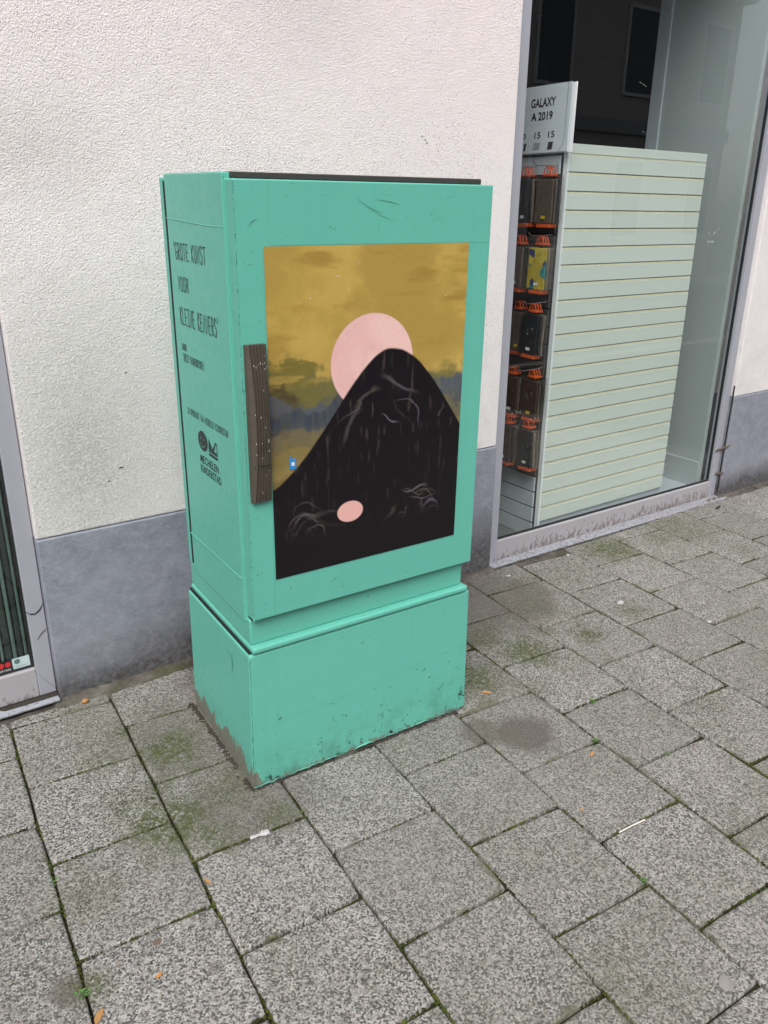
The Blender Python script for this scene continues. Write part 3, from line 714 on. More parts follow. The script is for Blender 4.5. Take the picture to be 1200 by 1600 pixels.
# sign ------------------------------------------------------------------------
sg = thing('price_sign', 'white printed price sign reading GALAXY A 2019 on top of the phone case rack', 'sign', (2.165, 0.06, 1.70))
bx('acrylic_holder', MAT['white'], sg, 0.004, 0.008, -0.022, 0.36, 0.0, 0.247, bev=.001)
bx('paper', MAT['paper'], sg, 0.0, 0.003, 0.0, 0.352, 0.004, 0.250)
dk = simple('printed_black', (0.02, 0.02, 0.025), 0.5, bump=0)
X = -.0008
put_text('lettering', 'GALAXY', dk, sg, (X, 0.213, 0.172), (0, -1, 0), (0, 0, 1), 0.135, 0.033, .03)
put_text('lettering', 'A 2019', dk, sg, (X, 0.208, 0.123), (0, -1, 0), (0, 0, 1), 0.118, 0.032, .03)
put_text('lettering', '10', dk, sg, (X, 0.262, 0.057), (0, -1, 0), (0, 0, 1), 0.030, 0.024, .015)
put_text('lettering', '15', dk, sg, (X, 0.183, 0.057), (0, -1, 0), (0, 0, 1), 0.034, 0.024, .015)
put_text('lettering', '15', dk, sg, (X, 0.107, 0.057), (0, -1, 0), (0, 0, 1), 0.034, 0.024, .015)
def para(bm, y, z, w, h, sk): 
    bm.faces.new([bm.verts.new(p) for p in ((X, y, z), (X, y - w, z), (X, y - w - sk, z + h), (X, y - sk, z + h))])
bm = bmesh.new()
for y, w in ((.262, .013), (.244, .013), (.189, .003), (.181, .004), (.173, .004), (.165, .004), (.157, .003), (.108, .026)): para(bm, y, .014, w, .028, .006)
fin(bm, 'picture', dk, sg)
crack('fold_line', [(0, 0), (0, 0)], 0, 0, sg, dk) if False else None
bm = bmesh.new(); tube(bm, [(X, .018, .25), (X, .018, .06), (X, .025, .03), (X, .045, .006)], .0007, 4); fin(bm, 'edge_line', dk, sg)

# inside the left window: sliding glass edges and dark clutter ------------------
ld = thing('glass_shelf_unit', 'stack of upright green glass panel edges behind the left window', 'glass panels', (-0.30, 0.12, 0.036))
ge = simple('green_glass_edge', (0.10, 0.17, 0.155), 0.15, var=0.3); gd = simple('dark_glass_edge', (0.02, 0.035, 0.035), 0.15)
for k, (x, w, m) in enumerate([(.128, .012, ge), (.145, .02, gd), (.17, .008, ge), (.183, .018, gd), (.206, .010, ge), (.222, .014, gd), (.24, .008, ge)]):
    bx('glass_panel', m, ld, x, x + w, 0.002 * k, 0.35, 0.0, 2.7, bev=.002)
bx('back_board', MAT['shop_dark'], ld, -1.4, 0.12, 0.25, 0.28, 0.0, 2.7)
bx('base_profile', MAT['panel_edge'], ld, -1.4, 0.235, -0.055, -0.005, 0.0, 0.105)
# window stickers
sk = thing('window_sticker', 'black sticker with red cherries low on the left window', 'sticker', (-0.113, 0.0505, 0.138))
bx('film', simple('black_sticker', (.01, .01, .012), .4, bump=0), sk, -0.062, 0.0, -.0006, 0.0, 0.0, 0.040)
red = simple('cherry_red', (.5, .03, .03), .4, bump=0); 
bm = bmesh.new()
for cx_ in (-.050, -.031, -.012):
    vs = [bm.verts.new((cx_ + .0085 * math.cos(a), -.0012, .026 + .0095 * math.sin(a))) for a in np.linspace(0, 2 * math.pi, 17)[:-1]]; bm.faces.new(vs)
fin(bm, 'cherries', red, sk)
put_text('lettering', 'ZWERTSAS', MAT['label_white'], sk, (-.055, -.0013, .005), (1, 0, 0), (0, 0, 1), .050, .007)
s2 = thing('window_sticker', 'pale sticker with a grey dot beside the black cherry sticker', 'sticker', (-0.111, 0.0505, 0.142))
bx('film', simple('pale_sticker', (.50, .62, .62), .4, bump=0), s2, 0.0, 0.049, -.0006, 0.0, 0.0, 0.036)
bm = bmesh.new(); bm.faces.new([bm.verts.new((.013 + .0085 * math.cos(a), -.0012, .024 + .0085 * math.sin(a))) for a in np.linspace(0, 2 * math.pi, 17)[:-1]])
fin(bm, 'dot', simple('grey_print', (.12, .17, .18), .4, bump=0), s2)
put_text('lettering', 'bancontact', simple('grey_print_light', (.22, .30, .32), .4, bump=0), s2, (.006, -.0013, .005), (1, 0, 0), (0, 0, 1), .038, .006)

# =================================================================== CABINET
cab = thing('utility_cabinet', 'tall teal green street utility cabinet with a portrait-format poster on its door', 'utility cabinet', (0.331, -0.689, 0.0), (0.0179, -0.0051, -0.046))
T = MAT['teal']
# plinth: slightly flared box
bm = bmesh.new()
hexa(bm, [(-.014, -.014, -.02), (.716, -.013, -.03), (.716, .446, -.01), (-.006, .446, -.01), (0, 0, .404), (.718, 0, .404), (.718, .444, .404), (0, .444, .404)], 0.007, 3)
plinth = fin(bm, 'plinth', MAT['teal_foot'], cab, smooth=40)
def film(name, P, mat, parent):
    bm = bmesh.new(); vs = [bm.verts.new(p) for p in P]; bm.faces.new(vs); return fin(bm, name, mat, parent)
# lower overlapping wrap film on the plinth front, with a torn bottom edge
bm = bmesh.new(); N_ = 90; rowsv = []
yfr = lambda z: -0.0135 * (1 - z / .404) - 0.0012
for i in range(N_ + 1):
    t = i / N_; x = -.004 + t * .714; zt = .175 + .045 * t + .0015 * math.sin(t * 40)
    zb_ = .006 + .010 * abs(noise.noise(Vector((t * 18, 0, 0)))) + .004 * noise.noise(Vector((t * 70, 2, 0)))
    rowsv.append([bm.verts.new((x, yfr(z) - (0.004 * (1 - k / 4) ** 4 if k < 1 else 0), z)) for k, z in enumerate(np.linspace(zb_, zt, 5))] )
for i in range(N_):
    for k in range(4): bm.faces.new((rowsv[i][k], rowsv[i + 1][k], rowsv[i + 1][k + 1], rowsv[i][k + 1]))
fw_ = fin(bm, 'wrap_film', MAT['teal_foot'], plinth, smooth=60)
bm = bmesh.new(); tr_ = []; rr_ = []
for i in range(150):
    t = i / 149; x = -.012 + t * .70; k = max(0.0, noise.noise(Vector((t * 11, 4, 0))) + .25)
    tr_.append((x, -.0165 - .004 * k + .002 * noise.noise(Vector((t * 60, 1, 0))), .004 + .006 * k + .004 * noise.noise(Vector((t * 45, 8, 0))))); rr_.append(.0008 + .0028 * k)
tube(bm, tr_, rr_, 6); fin(bm, 'torn_film_edge', T, plinth, smooth=70)
# corner seam ridge
bm = bmesh.new(); tube(bm, [(-.0135 * (1 - z / .404) + .0016 + .0006 * math.sin(z * 160), -.0135 * (1 - z / .404) + .0012, z) for z in np.linspace(.0, .395, 40)], .0022, 6)
fin(bm, 'corner_seam', MAT['teal_foot'], plinth, smooth=60)
film('old_label_outline', [(-.0146 * (1 - .33 / .404) - .0008, .16, .30), (-.0146 * (1 - .33 / .404) - .0008, .115, .30), (-.0008 - .002, .115, .345), (-.0008 - .002, .16, .345)], T, plinth)

body = bx('body', T, cab, .014, .690, .030, .398, .431, 1.534, bev=.003)
bx('gap_shade', MAT['dark'], body, .0092, .691, .3975, .4095, .505, 1.530)  # black strip standing in for the shade inside the deep rear gap
bx('dark_gap', MAT['dark'], body, .016, .702, .0105, .0295, .4985, .5075)  # black plate painting in the shade of the slot under the door

sidep = bx('side_panel', T, cab, .0085, .028, .0345, .3955, .486, 1.546, bev=.0025)
bx('rear_panel', T, cab, .0100, .695, .4100, .437, .50, 1.538, bev=.003)
bx('lower_frame', T, cab, .0115, .694, .0135, .436, .425, .499, bev=.005, seg=3)
# rounded lip: the front lip stands proud of the plinth, the side lip is set back
bm = bmesh.new(); box(bm, .0085, .706, -.0060, .4395, .4065, .4255, bev=.0075, seg=4); fin(bm, 'lip', T, cab, smooth=50)
bm = bmesh.new(); box(bm, .004, .700, .010, .438, .4015, .409); fin(bm, 'gap', MAT['dark'], cab)
bx('roof', MAT['roof'], cab, .0285, .700, .0315, .398, 1.5345, 1.5475, bev=.002)
bx('side_panel_edge', T, sidep, .0105, .016, .030, .0345, 1.50, 1.5462) if False else None
bx('right_side_panel', T, cab, .690, .702, .0345, .4005, .486, 1.544, bev=.0025)
# creases of the side panel
film('crease', [(.0079, .3985, .605), (.0079, .040, .6105), (.0066, .040, .6065), (.0066, .3985, .601)], T, sidep)
bm = bmesh.new(); tube(bm, [(.0085, .398, .602), (.0085, .20, .6055), (.0085, .036, .6085)], .0016, 6); fin(bm, 'crease', T, sidep, smooth=60)
bm = bmesh.new(); tube(bm, [(.0086, .399, 1.4456), (.0084, .24, 1.4405), (.0086, .13, 1.4372), (.0086, .036, 1.4382)], .0011, 6); fin(bm, 'crease', T, sidep, smooth=60)

door = bx('door', T, cab, .014, .7065, -.009, .0285, .5065, 1.5335, bev=.0032, seg=3)
# wrap seam on the door
bm = bmesh.new(); tube(bm, [(.070, -.0090, .508), (.081, -.0090, 1.02), (.092, -.0090, 1.531)], .0009, 6); fin(bm, 'wrap_seam', T, door, smooth=70)
bm = bmesh.new(); hexa(bm, [(.10, -.0095, 1.402), (.700, -.0095, 1.400), (.700, -.0085, 1.400), (.10, -.0085, 1.402), (.10, -.0095, 1.4035), (.700, -.0095, 1.4015), (.700, -.0085, 1.4015), (.10, -.0085, 1.4035)], 0); fin(bm, 'wrap_seam', T, door)
# worn, cracked door corner edge
bm = bmesh.new(); zz_ = np.linspace(.505, 1.53, 120)
tube(bm, [(.0152 + .0007 * noise.noise(Vector((0, 0, z * 60))), -.0080 + .0006 * noise.noise(Vector((5, 0, z * 60))), z) for z in zz_], .0017, 6); fin(bm, 'edge_film', T, door, smooth=60)

# lettering on the side panel ---------------------------------------------------
XL = .0085
hand_text('lettering', "'GROTE KUNST", sidep, XL, .3600, .150, 1.3525, 1.3905, .0031)
hand_text('lettering', "VOOR", sidep, XL, .3480, .274, 1.2775, 1.3110, .0031)
hand_text('lettering', "KLEINE KENNERS'", sidep, XL, .3500, .100, 1.1955, 1.2365, .0031)
hand_text('lettering', "DOOR", sidep, XL, .3516, .3200, 1.1305, 1.1460, .0019)
hand_text('lettering', "THEIS VANDERHEYDEN", sidep, XL, .3490, .208, 1.1015, 1.1200, .0019)
hand_text('lettering', "IN OPDRACHT VAN MECHELEN KINDERSTAD", sidep, XL, .3480, .077, .9640, .9800, .0018)
put_text('lettering', 'MECHELEN', MAT['ink'], sidep, (XL - .0007, .277, .8495), (0, -1, 0), (0, 0, 1), .125, .0215, .012)
put_text('lettering', 'KINDERSTAD', MAT['ink'], sidep, (XL - .0007, .277, .8225), (0, -1, 0), (0, 0, 1), .139, .0215, .012)
em = bmesh.new(); X1 = XL - .0007
em.faces.new([em.verts.new((X1, .2500 - .033 * math.cos(a), .9115 + .0265 * math.sin(a))) for a in np.linspace(0, 2 * math.pi, 33)[:-1]])
yb, yf_ = .2115, .153
def epoly(pts): em.faces.new([em.verts.new((X1, y, z)) for y, z in pts])
epoly([(yb, .884), (yf_, .884), (yf_, .891), (yb, .891)])
epoly([(yb, .894), (yf_, .894), (yf_, .899), (yb, .899)])
epoly([(yb, .900), (yb - .003, .9285), (.183, .905), (.186, .900)])
epoly([(yb - .022, .900), (.163, .9300), (.158, .9300), (.178, .900)])
epoly([(.155, .900), (.158, .9300), (.1535, .9290), (yf_ - .001, .900)])
epoly([(.1775, .900), (.155, .9005), (.155, .903), (.1775, .903)])
fin(em, 'emblem', MAT['ink'], sidep)
em = bmesh.new()
for (y, z, r) in ((.262, .918, .0022), (.243, .9165, .0022)):
    em.faces.new([em.verts.new((X1 - .0006, y + r * math.cos(a), z + r * math.sin(a))) for a in np.linspace(0, 2 * math.pi, 11)[:-1]])
for i in range(8):
    a0, a1 = math.radians(200 + i * 17), math.radians(200 + (i + 1) * 17)
    P = [(.251 - rr * math.cos(a), .908 + rr * .8 * math.sin(a)) for a in (a0, a1) for rr in (.0145, .0165)]
    em.faces.new([em.verts.new((X1 - .0006, *P[j])) for j in (0, 1, 3, 2)])
fin(em, 'emblem_details', T, sidep)

# handle ------------------------------------------------------------------------
bm = bmesh.new(); secs = []
HX0, HX1, HZ0, HZ1 = .0185, .0700, .826, 1.196
for t in np.linspace(0, 1, 15):
    z = HZ0 + (HZ1 - HZ0) * t; dpt = .0135 + .010 * math.sin(math.pi * min(1, t * 1.05)) ** .8
    taper = .006 * math.sin(math.pi * t)
    x0, x1 = HX0 + .002, HX1
    prof = [(x0, 0.0), (x0 + .002, -dpt * .7), (x0 + .006 + taper, -dpt)]
    gx0, gx1 = x0 + .008 + taper, x1 - .003; g = (gx1 - gx0) / 5
    for q in range(5):
        a = gx0 + q * g
        prof += [(a, -dpt), (a + g * .18, -dpt + .0045), (a + g * .62, -dpt + .0045), (a + g * .8, -dpt)]
    prof += [(x1, -dpt * .85), (x1, 0.0)]
    secs.append([bm.verts.new((px, -.0095 + py, z)) for px, py in prof])
for i in range(len(secs) - 1):
    for j in range(len(secs[0]) - 1): bm.faces.new((secs[i][j], secs[i + 1][j], secs[i + 1][j + 1], secs[i][j + 1]))
bm.faces.new(secs[0]); bm.faces.new(secs[-1][::-1])
hd = fin(bm, 'handle', MAT['handle'], door, smooth=35)
hd.parent = door
bm = bmesh.new()
for k in range(26):
    z = random.uniform(HZ0 + .01, HZ1 - .01) if k > 6 else random.uniform(1.145, 1.155); x = random.choice([HX0 + .0125, HX0 + .0125, .055, .045, .062]) if k > 6 else HX0 + .017 + k * .0052
    t = (z - HZ0) / (HZ1 - HZ0); y = -.0095 - (.0135 + .010 * math.sin(math.pi * min(1, t * 1.05)) ** .8) - .0001; l = random.uniform(.0012, .004)
    bm.faces.new([bm.verts.new(p) for p in ((x, y, z), (x + .0016, y, z), (x + .0013, y, z + l), (x + .0004, y, z + l * 1.1))])
fin(bm, 'wear_marks', MAT['label_white'], hd)
bx('join_line', MAT['dark'], hd, HX0 + .004, HX1 - .002, -.0318, -.0300, .918, .9188)

# poster: generic stand-in painting, printed film ---------------------------------
PX0, PX1, PZ0, PZ1 = .078, .637, .608, 1.400
nu, nv = 330, 468
uu, vv = np.meshgrid(np.linspace(0, 1, nu), np.linspace(0, 1, nv))       # v = 0 at the top
def vnoise(shape, cells, seed):
    r = np.random.default_rng(seed); gy, gx = cells; G = r.random((gy + 2, gx + 2))
    y = np.linspace(0, gy, shape[0]); x = np.linspace(0, gx, shape[1]); iy = y.astype(int); ix = x.astype(int)
    fy = (y - iy)[:, None]; fx = (x - ix)[None]; fy = fy * fy * (3 - 2 * fy); fx = fx * fx * (3 - 2 * fx)
    a = G[iy][:, ix]; b_ = G[iy][:, ix + 1]; c_ = G[iy + 1][:, ix]; d_ = G[iy + 1][:, ix + 1]
    return a * (1 - fx) * (1 - fy) + b_ * fx * (1 - fy) + c_ * (1 - fx) * fy + d_ * fx * fy
def fbm(cells, seed, octs=5):
    s_ = 0; a = 1; t = 0
    for o_ in range(octs): s_ = s_ + a * vnoise(uu.shape, (cells[0] * 2 ** o_, cells[1] * 2 ** o_), seed + o_); t += a; a *= .55
    return s_ / t
def sm(a, b_, x): t = np.clip((x - a) / (b_ - a), 0, 1); return t * t * (3 - 2 * t)
def lerp(A, B_, m): return A * (1 - m[..., None]) + np.array(B_) * m[..., None] if np.ndim(B_) == 1 else A * (1 - m[..., None]) + B_ * m[..., None]
C_ = np.zeros((nv, nu, 3)) + np.array((.385, .262, .062))
n1 = fbm((5, 3), 1); n2 = fbm((24, 4), 20); n3 = fbm((8, 8), 40); n4 = fbm((60, 10), 60, 3); n5 = fbm((14, 70), 90, 3)
C_ = lerp(C_, (.50, .345, .085), sm(.45, .75, n1)); C_ = lerp(C_, (.27, .155, .03), sm(.5, .8, n2) * .7 * (1 - vv)); C_ = lerp(C_, (.56, .39, .12), sm(.3, .45, vv) * .5)
hz = .38 + .035 * (n3 - .5) * 2 + .05 * np.abs(uu - .45)
C_ = lerp(C_, (.13, .125, .055), sm(hz - .012, hz + .012, vv) * .92)
C_ = lerp(C_, (.07, .085, .095), sm(.41, .44, vv + .06 * (n1 - .5)) * .85)
C_ = lerp(C_, (.16, .155, .12), sm(.52, .7, n4) * sm(.40, .44, vv) * .7)
C_ = lerp(C_, (.30, .22, .065), sm(.50, .54, vv + .10 * (n3 - .5)) * .85)
band = .5 + .5 * np.sin((vv * 60 + 9 * n3 + 5 * uu))
C_ = lerp(C_, (.12, .085, .03), band * sm(.52, .56, vv) * .6)
C_ = lerp(C_, (.42, .34, .15), sm(.6, .75, n2) * sm(.52, .56, vv) * .5)
C_ = lerp(C_, (.012, .008, .008), sm(.70, .74, vv + .03 * (n3 - .5)))
# bushes left and right, distant ridges
for (cx0, cz0, R0, seed_, col) in ((.10, .40, .13, 3, (.13, .115, .03)), (.22, .43, .10, 4, (.16, .14, .045)), (.93, .42, .07, 5, (.20, .17, .05)), (.04, .47, .10, 6, (.07, .05, .025))):
    r_ = np.hypot((uu - cx0), (vv - cz0) * 1.2) + .05 * (fbm((30, 22), 200 + seed_, 4) - .5) * 2; C_ = lerp(C_, col, sm(R0 + .012, R0 - .02, r_) * .85 * (.55 + .45 * sm(.35, .6, n4)))
for (v0, seed_, col) in ((.445, 11, (.085, .10, .125)), (.475, 12, (.05, .06, .075)), (.515, 13, (.15, .13, .075)), (.56, 14, (.22, .165, .06))):
    L_ = v0 + .045 * (vnoise((1, nu), (1, 9), 300 + seed_)[0][None] - .5) * 2 + .02 * (vnoise((1, nu), (1, 34), 320 + seed_)[0][None] - .5)
    C_ = lerp(C_, col, sm(L_ - .004, L_ + .006, vv) * sm(L_ + .10, L_ + .02, vv) * (.6 + .4 * sm(.4, .6, n5)))
# a round pink disc half sunk behind a broad dark hill
dd = np.hypot((uu - .50) * .559, (vv - .345) * .792) / .118

C_ = lerp(C_, lerp(np.zeros((nv, nu, 3)) + np.array((.80, .52, .47)), (.72, .42, .40), sm(.4, .7, n1)), sm(1.01, .985, dd))
hill = .40 + .10 * np.sin(uu * 5.5 + 1.2) + .50 * np.abs(uu - .56) ** 1.5 + .010 * (n3 - .5)
hm = sm(hill - .004, hill + .004, vv)
dark = np.zeros((nv, nu, 3)) + np.array((.010, .008, .010)); dark = lerp(dark, (.06, .045, .04), sm(.62, .85, n5) * sm(.95, .55, vv) * .8)
C_ = lerp(C_, dark, hm)
# soft grey arcs across the hill, and a small pink pebble
pr_ = random.Random(5)
for k in range(46):
    cx0, cz0 = pr_.choice([(.16, .93), (.20, .96), (.78, .97), (.72, .93), (.55, .62), (1.15, .55)]); cx0 += pr_.gauss(0, .012); R0 = pr_.uniform(.08, .24) * (1.6 if cx0 > .5 and cz0 < .8 else 1)
    wd = pr_.uniform(.0025, .008); g_ = pr_.uniform(.05, .20); col = (g_, g_ * pr_.uniform(.75, .95), g_ * pr_.uniform(.65, 1.05))
    r_ = np.hypot((uu - cx0) * .559, (vv - cz0) * .792) / .559; an = np.arctan2(vv - cz0, uu - cx0); a0 = pr_.uniform(-3.0, -.6)
    m = sm(wd * 2, 0, np.abs(r_ - R0 + .05 * (n2 - .5) + .02 * np.sin(an * 5 + k))) * hm * sm(.90, .80, vv) * sm(.55, .15, np.abs(an - a0)) * sm(hill + .01, hill + .05, vv)
    C_ = lerp(C_, col, m * pr_.uniform(.4, .85))
pb = np.hypot((uu - .385) * .559 / 1.35, (vv - .822) * .792) / .028; C_ = lerp(C_, (.74, .42, .38), sm(1.04, .97, pb))
C_ = C_ * (1 + .14 * (rng.random((nv, nu, 1)) - .5))
gx_, gz_ = PX0 + uu * (PX1 - PX0), PZ1 - vv * (PZ1 - PZ0)
V = np.stack([gx_, np.full_like(gx_, -.0107), gz_], -1).reshape(-1, 3)
idx = np.arange(nu * nv).reshape(nv, nu); F = np.stack([idx[:-1, :-1], idx[1:, :-1], idx[1:, 1:], idx[:-1, 1:]], -1).reshape(-1, 4)
me = bpy.data.meshes.new('poster'); me.vertices.add(len(V)); me.vertices.foreach_set('co', V.ravel().astype(np.float32))
me.loops.add(F.size); me.loops.foreach_set('vertex_index', F.ravel().astype(np.int32)); me.polygons.add(len(F)); me.polygons.foreach_set('loop_start', (np.arange(len(F)) * 4).astype(np.int32))
me.update(calc_edges=True)
at = me.color_attributes.new('print', 'FLOAT_COLOR', 'POINT'); at.data.foreach_set('color', np.concatenate([np.clip(C_, 0, 1).reshape(-1, 3), np.ones((nu * nv, 1))], 1).ravel().astype(np.float32))
n = NT('printed_poster_film'); a = n.t.nodes.new('ShaderNodeAttribute'); a.attribute_name = 'print'
link('poster', me, n.set(a.outputs['Color'], 0.30, 0, n.bump(n.noise(n.O, 10, 3), .2, .004), .22), door)
# little blue sticker with a white mark
st2 = bx('blue_sticker', simple('blue_sticker', (.02, .24, .62), .4, bump=0), door, .1245, .1410, -.0125, -.0112, .890, .916)
bx('blue_sticker', st2.active_material, st2, .1245, .1280, -.0125, -.0112, .9162, .9225)
bx('white_mark', MAT['label_white'], st2, .1285, .1370, -.0132, -.0126, .899, .908)
# scratches on the film
def scratches(name, n_, x0, x1, z0, z1, y, mat, parent, lmax=.03, w=.0009, fixed=()):
    bm = bmesh.new()
    L = list(fixed)
    for _ in range(n_):
        x, z = random.uniform(x0, x1), random.uniform(z0, z1); a = random.uniform(-.9, .9) + (math.pi / 2 if random.random() < .25 else 0); l = random.uniform(.003, lmax) * random.random()
        L.append([(x, z), (x + l * .5 * math.cos(a), z + l * .5 * math.sin(a)), (x + l * math.cos(a + .3), z + l * math.sin(a + .3))])
    for i, pts in enumerate(L):
        ww = w * random.uniform(.5, 1.6); yy = (y(pts[0][1]) if callable(y) else y) - .00004 * (i % 9); V_ = []
        for j, (px, pz) in enumerate(pts):
            k = ww * (.3 if j in (0, len(pts) - 1) else 1); V_.append((bm.verts.new((px, yy, pz + k)), bm.verts.new((px + k * .5, yy, pz - k))))
        for j in range(len(V_) - 1): bm.faces.new((V_[j][0], V_[j + 1][0], V_[j + 1][1], V_[j][1]))
    return props(fin(bm, name, mat, parent), kind='stuff')
fx = [[(.312, 1.498), (.345, 1.478), (.385, 1.466)], [(.35, 1.475), (.375, 1.462), (.41, 1.452)], [(.365, 1.497), (.40, 1.492), (.43, 1.486)], [(.372, 1.455), (.37, 1.43), (.372, 1.418)], [(.22, 1.505), (.235, 1.504)], [(.052, 1.525), (.06, 1.52)],
      [(.045, 1.44), (.055, 1.452), (.065, 1.455)], [(.38, 1.508), (.40, 1.507)], [(.56, 1.50), (.585, 1.508)], [(.245, 1.455), (.249, 1.452)], [(.52, 1.45), (.55, 1.46)], [(.235, .562), (.247, .567), (.258, .572)], [(.655, .93), (.675, .915)]]
scratches('scratches', 16, .03, .69, 1.41, 1.52, -.0101, MAT['scratch'], door, .015, .0005, fx)
scratches('scratches', 14, .03, .69, .52, .60, -.0101, MAT['scratch'], door, .02, .0008)
scratches('scratches', 22, .022, .068, .52, 1.40, -.0101, MAT['scratch'], door, .018, .0007)
scratches('poster_scratches', 5, .10, .60, 1.27, 1.37, -.0112, MAT['label_white'], door, .02, .0009, [[(.145, 1.352), (.149, 1.342)], [(.31, 1.362), (.32, 1.359)], [(.385, 1.362), (.39, 1.357)]])
scratches('scratches', 60, .01, .70, .02, .20, lambda z: yfr(z) - .0006, MAT['scratch'], plinth, .025, .0011)
scratches('scratches', 40, .01, .70, .20, .39, lambda z: yfr(z) + .0004, MAT['scratch'], plinth, .02, .0007)

# dirt bank round the cabinet foot
B = Blobs()
def w_pt(x, y): 
    c_, s_ = math.cos(-.046), math.sin(-.046); return (.331 + c_ * x - s_ * y, -.689 + s_ * x + c_ * y)
for i in range(2600):
    t = random.random()
    if t < .62: lx, ly = random.uniform(-.02, .73), -.014 - abs(random.gauss(0, .006))
    else: lx, ly = -.012 - abs(random.gauss(0, .008)), random.uniform(-.02, .45)
    if noise.noise(Vector((lx * 9, ly * 9, 2))) < -.25: continue
    x, y = w_pt(lx, ly); r = random.uniform(.0012, .0038); B.add(x, y, ground_z(x, y) + r * .2, r, .6)
o = B.make('dirt', MAT['crumb_dark']); props(o, 'dark crumbly dirt banked round the foot of the cabinet', 'dirt', kind='stuff')
B = Blobs()
for i in range(1500):
    x = random.uniform(-.9, 3.7); y = -random.random() ** 2 * .16 - .03
    if noise.noise(Vector((x * 5, 0, 7))) < -.1: continue
    r = random.uniform(.0008, .0026); B.add(x, y, ground_z(x, y) + .003, r, .7)
for i in range(500):
    x = random.uniform(-.9, 3.7); y = random.uniform(-2.2, -.1); r = random.uniform(.0006, .0016); B.add(x, y, ground_z(x, y) + .001, r, .6)
o = B.make('grit', MAT['mortar']); props(o, 'loose grit scattered on the paving and along the wall foot', 'grit', kind='stuff')

# weeds -------------------------------------------------------------------------
def weed(x, y, sc, nl, label):
    bm = bmesh.new()
    for i in range(nl):
        a = random.uniform(0, 6.28); l = sc * random.uniform(.5, 1); up = random.uniform(.15, .6); w = l * .22
        d = Vector((math.cos(a), math.sin(a), 0)); s_ = Vector((-d.y, d.x, 0)) * w
        c0 = Vector((random.gauss(0, sc * .3), random.gauss(0, sc * .2), -.003))
        P = [c0, c0 + d * l * .5 + s_ + Vector((0, 0, l * up)), c0 + d * l + Vector((0, 0, l * up * .8)), c0 + d * l * .5 - s_ + Vector((0, 0, l * up))]
        mid = c0 + d * l * .5 + Vector((0, 0, l * up * .75)); vs = [bm.verts.new(p) for p in P]; m = bm.verts.new(mid)
        for j in range(4): bm.faces.new((vs[j], vs[(j + 1) % 4], m))
    o = fin(bm, 'weed', MAT['leafgreen'], loc=(x, y, ground_z(x, y))); props(o, label, 'weed', 'small weeds in the paving joints')
for x, y, s_, k, lb in [(1.418, -.936, .016, 26, 'small green weed in the slab joint right of the brown stain'), (.507, -1.32, .013, 16, 'small green weed in the joint at the bottom centre of the pavement'),
    (.779, -1.185, .013, 20, 'small weed in the joint below the cabinet right corner, centre of the paving'), (1.264, -1.081, .012, 18, 'small weed at the joint crossing just below the brown stain'),
    (.942, -1.504, .012, 16, 'small weed at the joint crossing beside the lying white stick'), (1.398, -1.245, .012, 16, 'tiny weed in the joint at the right, above the white stick'),
    (-.215, -.728, .012, 14, 'small weed in the leftmost slab joint'), (.377, -.853, .010, 10, 'tiny weed just in front of the cabinet left corner'), (1.078, -1.074, .010, 12, 'tiny weed in the joint left of the joint crossing below the stain'),
    (.325, -.36, .014, 12, 'small weed against the cabinet back left foot'), (-.24, -1.05, .016, 22, 'clump of weed in the joint near the bottom left corner')]: weed(x, y, s_, k, lb)

# litter ----------------------------------------------------------------------
def lump(name, label, cat, x, y, sx, sy, sz, mat, rot=0.0, seed=1, group=None):
    bm = bmesh.new(); bmesh.ops.create_icosphere(bm, subdivisions=2, radius=1)
    for v in bm.verts:
        k = 1 + .35 * noise.noise(v.co * 1.7 + Vector((seed * 7, 0, 0))); v.co = Vector((v.co.x * sx * k, v.co.y * sy * k, v.co.z * sz * k))
    o = fin(bm, name, mat, loc=(x, y, ground_z(x, y) + sz * .8), rot=(0, 0, rot), smooth=60); props(o, label, cat, group)
pw = simple('white_scrap', (.45, .45, .44), .6); wood = simple('pale_wood', (.66, .62, .55), .6)
tan = simple('tan_dry_leaf', (.38, .20, .07), .7, var=.3); org = simple('orange_dry_leaf', (.48, .20, .05), .7, var=.3)
lump('paper_scrap', 'flat white scrap lying on a slab right of the cabinet', 'scrap', 2.055, -.535, .020, .012, .0015, pw, .4, 3)
lump('pebble', 'white pebble in the joint right of the white scrap', 'pebble', 2.215, -.835, .009, .008, .005, pw, 0, 4)
lump('pebble', 'white crumb at the wall foot under the left end of the window sill', 'pebble', 2.22, -.10, .008, .007, .006, pw, 0, 5)
lump('pebble', 'small flat white crumb in the mortar at the left end of the sill', 'pebble', 1.842, -.106, .012, .006, .002, pw, 0, 6)
lump('pebble', 'orange brown pebble at the foot of the stone plinth', 'pebble', .06, -.055, .011, .009, .008, tan, 0, 7)
lump('chewing_gum', 'flat grey blob of trodden gum on the slab at the bottom right', 'gum', .858, -1.778, .020, .015, .0008, simple('old_gum', (.24, .22, .2), .8, var=.3), .5, 8)
lump('mud_spot', 'flat brown spot on the slab near the bottom left', 'dirt', -.075, -1.02, .012, .010, .0007, simple('brown_spot', (.13, .09, .07), .8), 0, 9)
lump('twig', 'dark clump of debris on the paving below the right end of the sill', 'debris', 3.40, -.10, .03, .007, .006, MAT['crumb_dark'], .2, 10)
for i in range(5): lump('debris', 'brown dirt crumb piled at the right end of the window sill', 'debris', 3.44 + .025 * i, -.012 + .006 * (i % 2), .012, .006, .006, MAT['rust'], i, 20 + i, 'crumbs on the sill end')
bm = bmesh.new(); tube(bm, [(0, 0, 0), (.046, -.004, .0005), (.092, -.009, 0)], .0022, 8)
